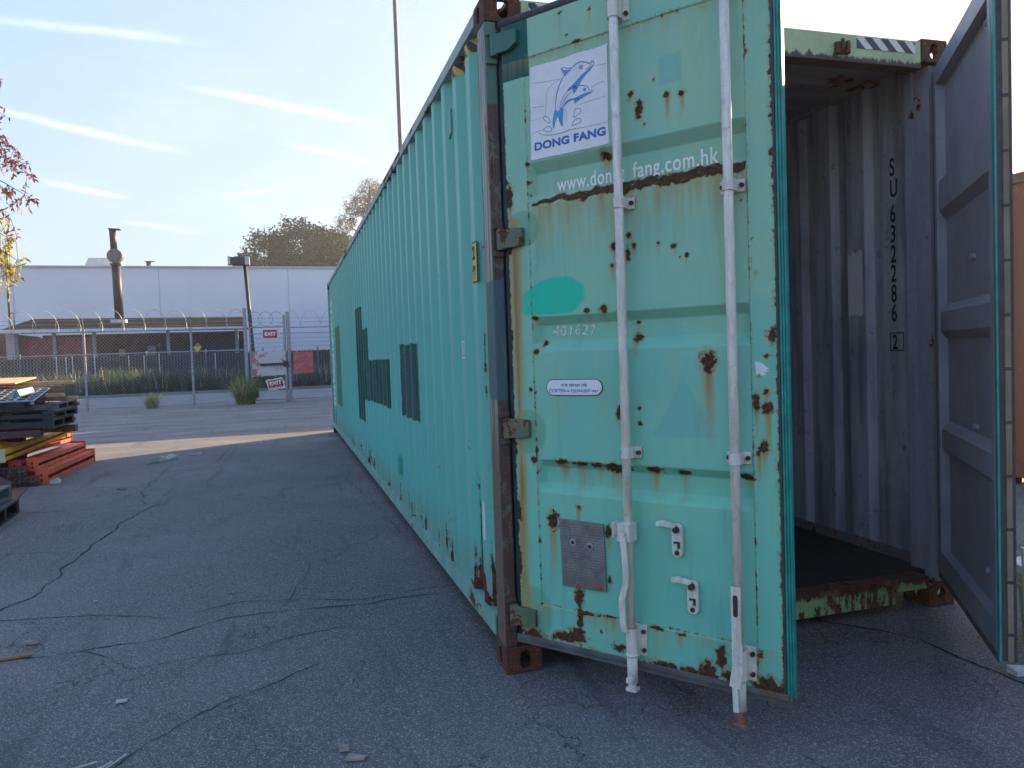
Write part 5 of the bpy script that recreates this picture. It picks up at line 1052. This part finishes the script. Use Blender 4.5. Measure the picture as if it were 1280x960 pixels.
for k, (x_, z_, rz_, tl) in enumerate(((-4.22, .52, -.3, .5), (-4.37, .56, -.2, .35), (-4.52, .50, .2, .1), (-4.68, .54, -.3, -.2), (-4.30, .40, -.4, .75))):
    lab = ['yellow perforated post end nearest the beams', 'yellow perforated post end leaning second from the beams', 'yellow perforated post end standing highest and straight', 'yellow perforated post end farthest left in the pile', 'yellow perforated post end turned sideways on top'][k]
    e = empty('rack_post', (x_, 7.38, z_), rz_, lab, 'rack post'); e.rotation_euler = (-.10, tl, rz_ * .5); mb = MB(); mb.box(-.05, .05, 0, .7, 0, .005); mb.box(-.05, -.045, 0, .7, -.15, -.0003); mb.box(.045, .05, 0, .7, -.15, -.0003); mb.box(-.05, .05, -.006, -.0006, -.15, .005); mb.build('channel', [M_yelb], e)
    mb = MB(); [mb.box(sx_ * .024 - .009, sx_ * .024 + .009, -.008, -.0065, zz - .009, zz + .009) for sx_ in (-1, 1) for zz in (-.02, -.06, -.10, -.135)]; [mb.box(sx_ * .024 - .009, sx_ * .024 + .009, yy, yy + .02, .0053, .0065) for sx_ in (-1, 1) for yy in np.arange(.05, .65, .06)]; mb.build('hole', [M_black], e)
mb = MB(); mb.box(-1.3, 1.25, -.06, .06, 0, .085); o = mb.build('steel_beam', [M_maroonb], bevel=.004); o.location = (-5.0, 7.46, .585); o.rotation_euler = (0, 0, R(1)); tag(o, 'maroon steel beam lying crosswise under the black pallets', 'beam')
# hidden supports of the pile: timber blocks
for k, (x_, y_) in enumerate(((-4.75, 8.35), (-5.9, 8.3), (-5.9, 7.55))):
    mb = MB(); mb.box(-.1, .1, -.1, .1, 0, .583); o = mb.build('timber_block', [M_tim], bevel=.006); o.location = (x_, y_, 0); tag(o, ['timber block under the right rear of the pile', 'timber block under the left rear of the pile', 'timber block under the left front of the pile'][k], 'block')
def pallet(loc, rz, sx_, sy_, mat, name, label, h=.13):
    e = empty(name, loc, rz, label, 'pallet'); mb = MB()
    n = 7
    for k in range(n): x_ = -sx_ / 2 + (sx_ - .1) * k / (n - 1); mb.box(x_, x_ + .1, -sy_ / 2, sy_ / 2, h - .02, h)
    mb.build('deck', [mat], e, bevel=.002)
    for q in (-1, 0, 1):
        mb = MB(); yy = q * (sy_ / 2 - .05); mb.box(-sx_ / 2, sx_ / 2, yy - .045, yy + .045, .0205, h - .0205) if q else mb.box(-sx_ / 2, sx_ / 2, yy - .03, yy + .03, .0205, h - .0205); mb.build('stringer', [mat], e)
    mb = MB()
    for k in (0, .5, 1): x_ = -sx_ / 2 + (sx_ - .1) * k; mb.box(x_, x_ + .1, -sy_ / 2, sy_ / 2, 0, .02)
    mb.build('base_board', [mat], e); return e
pallet((-5.02, 8.0, .673), R(1), 2.75, 1.10, M_blackp, 'pallet', 'long black pallet in the middle of the pile', .115)
pallet((-4.95, 8.08, .790), R(-1.5), 2.65, 1.12, M_blackp, 'pallet', 'black pallet just below the wire mesh decks', .09)
pallet((-4.85, 8.14, .882), R(1.5), 2.45, 1.1, M_greyw, 'pallet', 'grey weathered wooden pallet near the top of the pile', .10)
def wire_deck(loc, rot, sx_, sy_, mat, label):
    e = empty('wire_deck', loc, 0, label, 'wire deck'); e.rotation_euler = rot; mb = MB()
    k = -sx_ / 2
    while k <= sx_ / 2: mb.bar((k, -sy_ / 2, 0), (k, sy_ / 2, 0), .010); k += .10
    k = -sy_ / 2
    while k <= sy_ / 2 + .001: mb.bar((-sx_ / 2, k, .008), (sx_ / 2, k, .008), .010); k += .13
    mb.build('wire_grid', [mat], e); mb = MB()
    for q in (-.38, 0, .38): mb.box(q * sx_ - .02, q * sx_ + .02, -sy_ / 2, sy_ / 2, -.025, -.006)
    mb.box(-sx_ / 2, sx_ / 2, -sy_ / 2 - .012, -sy_ / 2 - .004, -.045, .012); mb.build('support_bar', [mat], e)
for k, (z_, m_) in enumerate(((1.03, M_blackp), (1.06, M_blackp), (1.095, M_galvw))):
    wire_deck((-4.84 + k * .03, 7.82, z_), (R(5 + k * 2.2), 0, R(k * 1.5 - 1)), 1.9, .80, m_, ['dark wire mesh deck lowest of the three decks in the pile', 'dark wire mesh deck in the middle of the three decks', 'silver wire mesh deck on top of the dark ones'][k])
wire_deck((-6.3, 7.95, 1.06), (R(2), 0, R(2)), .9, .8, M_galvw, 'short silver wire mesh deck at the far left of the pile')
for k, (x0, x1, y_, z_, w_, h_, m_, lab) in enumerate(((-6.3, -3.72, 8.44, 1.10, .12, .09, M_tim, 'long brown timber lying across the top of the pile'), (-6.2, -3.66, 8.64, 1.20, .10, .045, M_ply, 'pale sunlit board along the back top edge of the pile'), (-4.6, -3.66, 8.32, .985, .09, .06, M_tim, 'short brown timber sticking out at the right near the top'), (-4.8, -3.62, 8.55, .80, .10, .05, M_tim, 'brown timber end sticking out below the grey pallet'), (-4.9, -3.60, 8.50, .56, .11, .09, M_tim, 'thick brown timber sticking out lowest on the right'), (-4.7, -3.66, 8.62, .69, .12, .05, M_greyw, 'grey timber end sticking out right of the black pallet'), (-4.9, -3.63, 8.70, .98, .10, .05, M_ply, 'pale timber end sticking out just under the brown timbers'), (-4.9, -3.60, 8.66, .90, .09, .05, M_tim, 'brown timber end sticking out beside the grey pallet'), (-4.8, -3.70, 8.30, 1.04, .08, .05, M_ply, 'short pale slat under the long brown timber'))):
    mb = MB(); mb.box(-(x1 - x0) / 2, (x1 - x0) / 2, -w_ / 2, w_ / 2, 0, h_); o = mb.build('timber', [m_], bevel=.004); o.location = ((x0 + x1) / 2, y_, z_); o.rotation_euler = (0, 0, R((-2, 1.5, -5, 3, -4, 2, 2, -3, 6)[k])); tag(o, lab, 'timber')
for k, x_ in enumerate((-5.33, -5.0, -4.68, -4.36)):
    mb = MB(); mb.box(-.155, .155, -.45, .45, 0, .018); o = mb.build('board', [M_ply], bevel=.002); o.location = (x_, 8.58, 1.262); o.rotation_euler = (R(4), 0, R(-3 + k)); tag(o, ['plywood board farthest left on top of the pile', 'plywood board second from the left on the pile top', 'plywood board third from the left on the pile top', 'plywood board nearest the right end of the pile top'][k], 'board')
# steel plate and angle in front
mb = MB(); mb.prism([(-5.2, 4.95), (-3.50, 5.02), (-3.85, 7.15), (-5.2, 7.1)], .004, .020, axis='z'); o = mb.build('steel_plate', [worn('brown_plate', (0.19, .09, .06), .45, 3)]); tag(o, 'flat rusty brown steel plate lying on the asphalt before the pile', 'steel plate')
mb = MB(); mb.prism([(0, 0), (1.6, .02), (1.62, .11), (1.25, .30), (0, .32)], 0, .012); mb.prism([(0, .02), (1.25, .02), (1.25, .06), (0, .06)], -.05, 0); o = mb.build('steel_angle', [M_maroonb]); o.location = (-5.55, 7.05, .022); o.rotation_euler = (R(-18), 0, R(-6)); tag(o, 'dark red steel angle leaning on the brown plate', 'steel angle')
pallet((-4.02, 4.90, 0), R(4), 1.25, 1.0, M_blackp, 'pallet', 'dark pallet lying on the asphalt at the left edge, lower one', .14); pallet((-4.09, 4.98, .142), R(2), 1.2, 1.0, M_greyw, 'pallet', 'grey pallet stacked on the dark one at the left edge', .13)

mb = MB(); mb.prism([(-.05, 0), (.05, 0), (.02, .08), (-.01, .08)], -.14, .14); o = mb.build('plastic_wedge', [plain('pale_blue_plastic', (.12, .24, .46), .5)], bevel=.004); o.location = (-3.98, 7.68, 1.10); o.rotation_euler = (R(6), 0, R(-20)); tag(o, 'pale blue plastic wedge lying on the wire mesh decks', 'wedge')

# ------------------------------------------------------------------ litter and the bucket behind the right door
M_paper = plain('paper', (0.52, .52, .50), .8, .2, 20); M_card = plain('cardboard_scrap', (0.32, .28, .25), .85, .3, 20)
def scrap(name, x, y, pts, m_, label, h=.006, cat='litter', z=.004):
    mb = MB(); c_ = len(pts)
    top = [(a, b, h * (1 + .8 * math.sin(i * 2.1))) for i, (a, b) in enumerate(pts)]; i0 = len(mb.v); mb.v += [(a, b, 0) for a, b in pts] + top
    mb.f.append(tuple(range(c_))[::-1]); mb.mi.append(0); mb.f.append(tuple(range(c_, 2 * c_))); mb.mi.append(0)
    for k in range(c_): mb.f.append((k, (k + 1) % c_, c_ + (k + 1) % c_, c_ + k)); mb.mi.append(0)
    o = mb.build(name, [m_]); o.location = (x, y, z); tag(o, label, cat); return o
scrap('paper_scrap', -1.57, .33, [(-.02, -.016), (.022, -.01), (.02, .018), (-.022, .012)], M_paper, 'small pale paper square on the asphalt at lower left')
scrap('cardboard_scrap', -.69, -.46, [(-.035, -.02), (.03, -.035), (.045, -.01), (-.015, .02)], M_card, 'torn grey cardboard scrap low in the picture near the bottom edge')
scrap('cardboard_scrap', -.72, -.40, [(-.02, -.012), (.016, -.012), (.006, .03), (-.016, .034)], M_card, 'smaller curled cardboard scrap just behind the torn one', .014)
scrap('paper_scrap', -2.71, 6.48, [(-.05, -.02), (.06, -.01), (.05, .03), (-.04, .02)], M_card, 'small scrap lying between the pile and the container', .02)
scrap('paper_scrap', -2.68, 9.04, [(-.14, -.25), (-.02, -.05), (.12, .05), (.22, .22), (.12, .2), (-.02, .08), (-.12, -.05)], M_paper, 'crumpled white paper near the edge of the sunlight', .05)
scrap('paper_scrap', -2.25, 9.6, [(-.1, -.04), (.1, -.03), (.09, .04), (-.08, .03)], M_paper, 'little white paper right of the crumpled one', .03)
scrap('plastic_bag', -3.62, 7.42, [(-.06, -.03), (.02, -.05), (.06, -.02), (.05, .03), (.01, .05), (-.05, .03)], M_paper, 'white plastic scrap at the foot of the orange beam', .04)
scrap('stone', -2.15, 1.24, [(-.03, -.012), (.03, -.01), (.034, .006), (0, .014), (-.03, .008)], M_card, 'flat little stone on the asphalt near the left edge', .012, 'stone')
scrap('paper_scrap', 1.98, -.76, [(-.05, -.02), (.04, -.03), (.06, .02), (-.01, .04), (-.05, .03)], M_paper, 'white paper bits on the ground below the right door', .02)
scrap('paper_scrap', -2.0, 1.9, [(-.012, -.008), (.012, -.006), (.01, .01), (-.012, .008)], M_paper, 'tiny white fleck in the middle of the open asphalt')
mb = MB(); mb.bar((-.09, 0, .006), (.07, .012, .008), .02, .010); mb.bar((-.25, -.01, .006), (-.09, 0, .006), .018, .008); o = mb.build('wood_sliver', [plain('sliver', (0.36, .17, .08), .8)]); o.location = (-2.17, 1.04, .003); tag(o, 'thin orange-brown wood sliver at the left edge', 'stick')
for k, (x_, y_, a_, l_) in enumerate(((-1.60, -.20, .3, .10), (-1.53, -.24, .9, .09), (-1.49, -.21, 1.0, .10), (-1.56, -.25, .55, .07))):
    mb = MB(); mb.bar((-l_ / 2, 0, .004), (l_ / 2, 0, .006), .005, .004); o = mb.build('straw', [M_paper]); o.location = (x_, y_, .004); o.rotation_euler = (0, 0, a_); tag(o, 'thin pale straw in the small heap at the bottom left', 'straw', 'pale straws at the bottom edge')
bk = empty('bucket', (2.36, -.62, 0), 0, 'cream bucket with a white lid standing behind the open right door', 'bucket')
mb = MB(); mb.tube([(0, 0, 0), (0, 0, .34)], [.13, .155], 24); mb.tube([(0, 0, .27), (0, 0, .285)], .162, 24); mb.build('body', [plain('cream_plastic', (.52, .47, .38), .5, .3, 9)], bk, smooth=False); mb = MB(); mb.tube([(0, 0, .341), (0, 0, .375)], .166, 24); mb.build('lid', [M_white], bk)

# ------------------------------------------------------------------ unseen stacked containers and annex, added to shade the far yard
def shade_container(x, y, z, L, m_, label, group=None):
    e = empty('shipping_container', (x, y, z), math.pi / 2, label, 'shipping container', group); mb = MB(); a = -L / 2 + .2; P = [(-L / 2 + .1, .046)]
    while a < L / 2 - .25: P += [(a - .07, .046), (a - .034, .010), (a + .034, .010), (a + .07, .046)]; a += .2835
    P.append((L / 2 - .1, .046))
    for sgn in (-1, 1):
        for (p, dp), (q, dq) in zip(P, P[1:]): mb.quad([(sgn * (1.219 - dp), p, .15), (sgn * (1.219 - dq), q, .15), (sgn * (1.219 - dq), q, 2.5), (sgn * (1.219 - dp), p, 2.5)])
    mb.build('side_wall', [m_], e, fix=False); mb = MB(); mb.box(-1.16, 1.16, -L / 2 + .05, L / 2 - .05, 2.50, 2.56); mb.build('roof', [m_], e)
    for yy in (-L / 2 + .03, L / 2 - .08): mb = MB(); mb.box(-1.1, 1.1, yy, yy + .05, .15, 2.5); mb.build('end_wall', [m_], e)
    for sgn in (-1, 1):
        for zz, hh in ((.02, .13), (2.501, .085)): mb = MB(); mb.box(sgn * 1.219, sgn * 1.15, -L / 2 + .17, L / 2 - .17, zz, zz + hh); mb.build('rail', [m_], e)
        for yy in (-L / 2, L / 2 - .16): mb = MB(); mb.box(sgn * 1.219, sgn * 1.06, yy, yy + .16, 0, 2.591); mb.build('corner_post', [m_], e, bevel=.005)
M_bluec = worn('blue_container_paint', (0.05, .11, .22), .3, 3)
shade_container(11.75, 21.45, 0, 12.19, M_bluec, 'added blue container at ground level, unseen behind the long teal one, shading the far yard')
shade_container(11.75, 21.45, 2.595, 12.19, worn('white_container_paint', (0.45, .46, .46), .3, 3), 'added white container on the blue one, unseen behind the long teal one, shading the far yard')
wg = empty('shade_annex', (14, 46, 0), 0, 'added tall pale annex, unseen behind the long teal container, shading the far yard', 'building')  # added out of view so its shadow covers the ground by the fence
mb = MB(); mb.box(-4, 8, -17, 14, 0, 8.8); mb.build('wall', [M_ware], wg); mb = MB(); mb.box(-4.1, 8.1, -17.1, 14.1, 8.802, 9.0); mb.build('parapet_cap', [M_dirtyw], wg)
mb = MB(); mb.box(-4.03, -4.003, -12, -8, 0, 3.6); mb.build('roller_door', [M_galv], wg)

# ------------------------------------------------------------------ thin evening haze
hm = bpy.data.materials.new('haze_air'); hm.use_nodes = True; _t = NT(hm.node_tree); _t.n.remove(_t.n['Principled BSDF']); _v = _t.node('ShaderNodeVolumePrincipled')
_v.inputs['Color'].default_value = (0.88, 0.93, 1.0, 1); _v.inputs['Density'].default_value = 0.0009; _v.inputs['Anisotropy'].default_value = 0.5
_t.l.new(_v.outputs[0], _t.n['Material Output'].inputs['Volume'])
mb = MB(); mb.box(-140, 140, -60, 170, -1, 40); hz = mb.build('haze', [hm], kind='stuff'); tag(hz, 'thin pale evening haze over the yard, the warehouse and the trees', 'haze', kind='stuff')
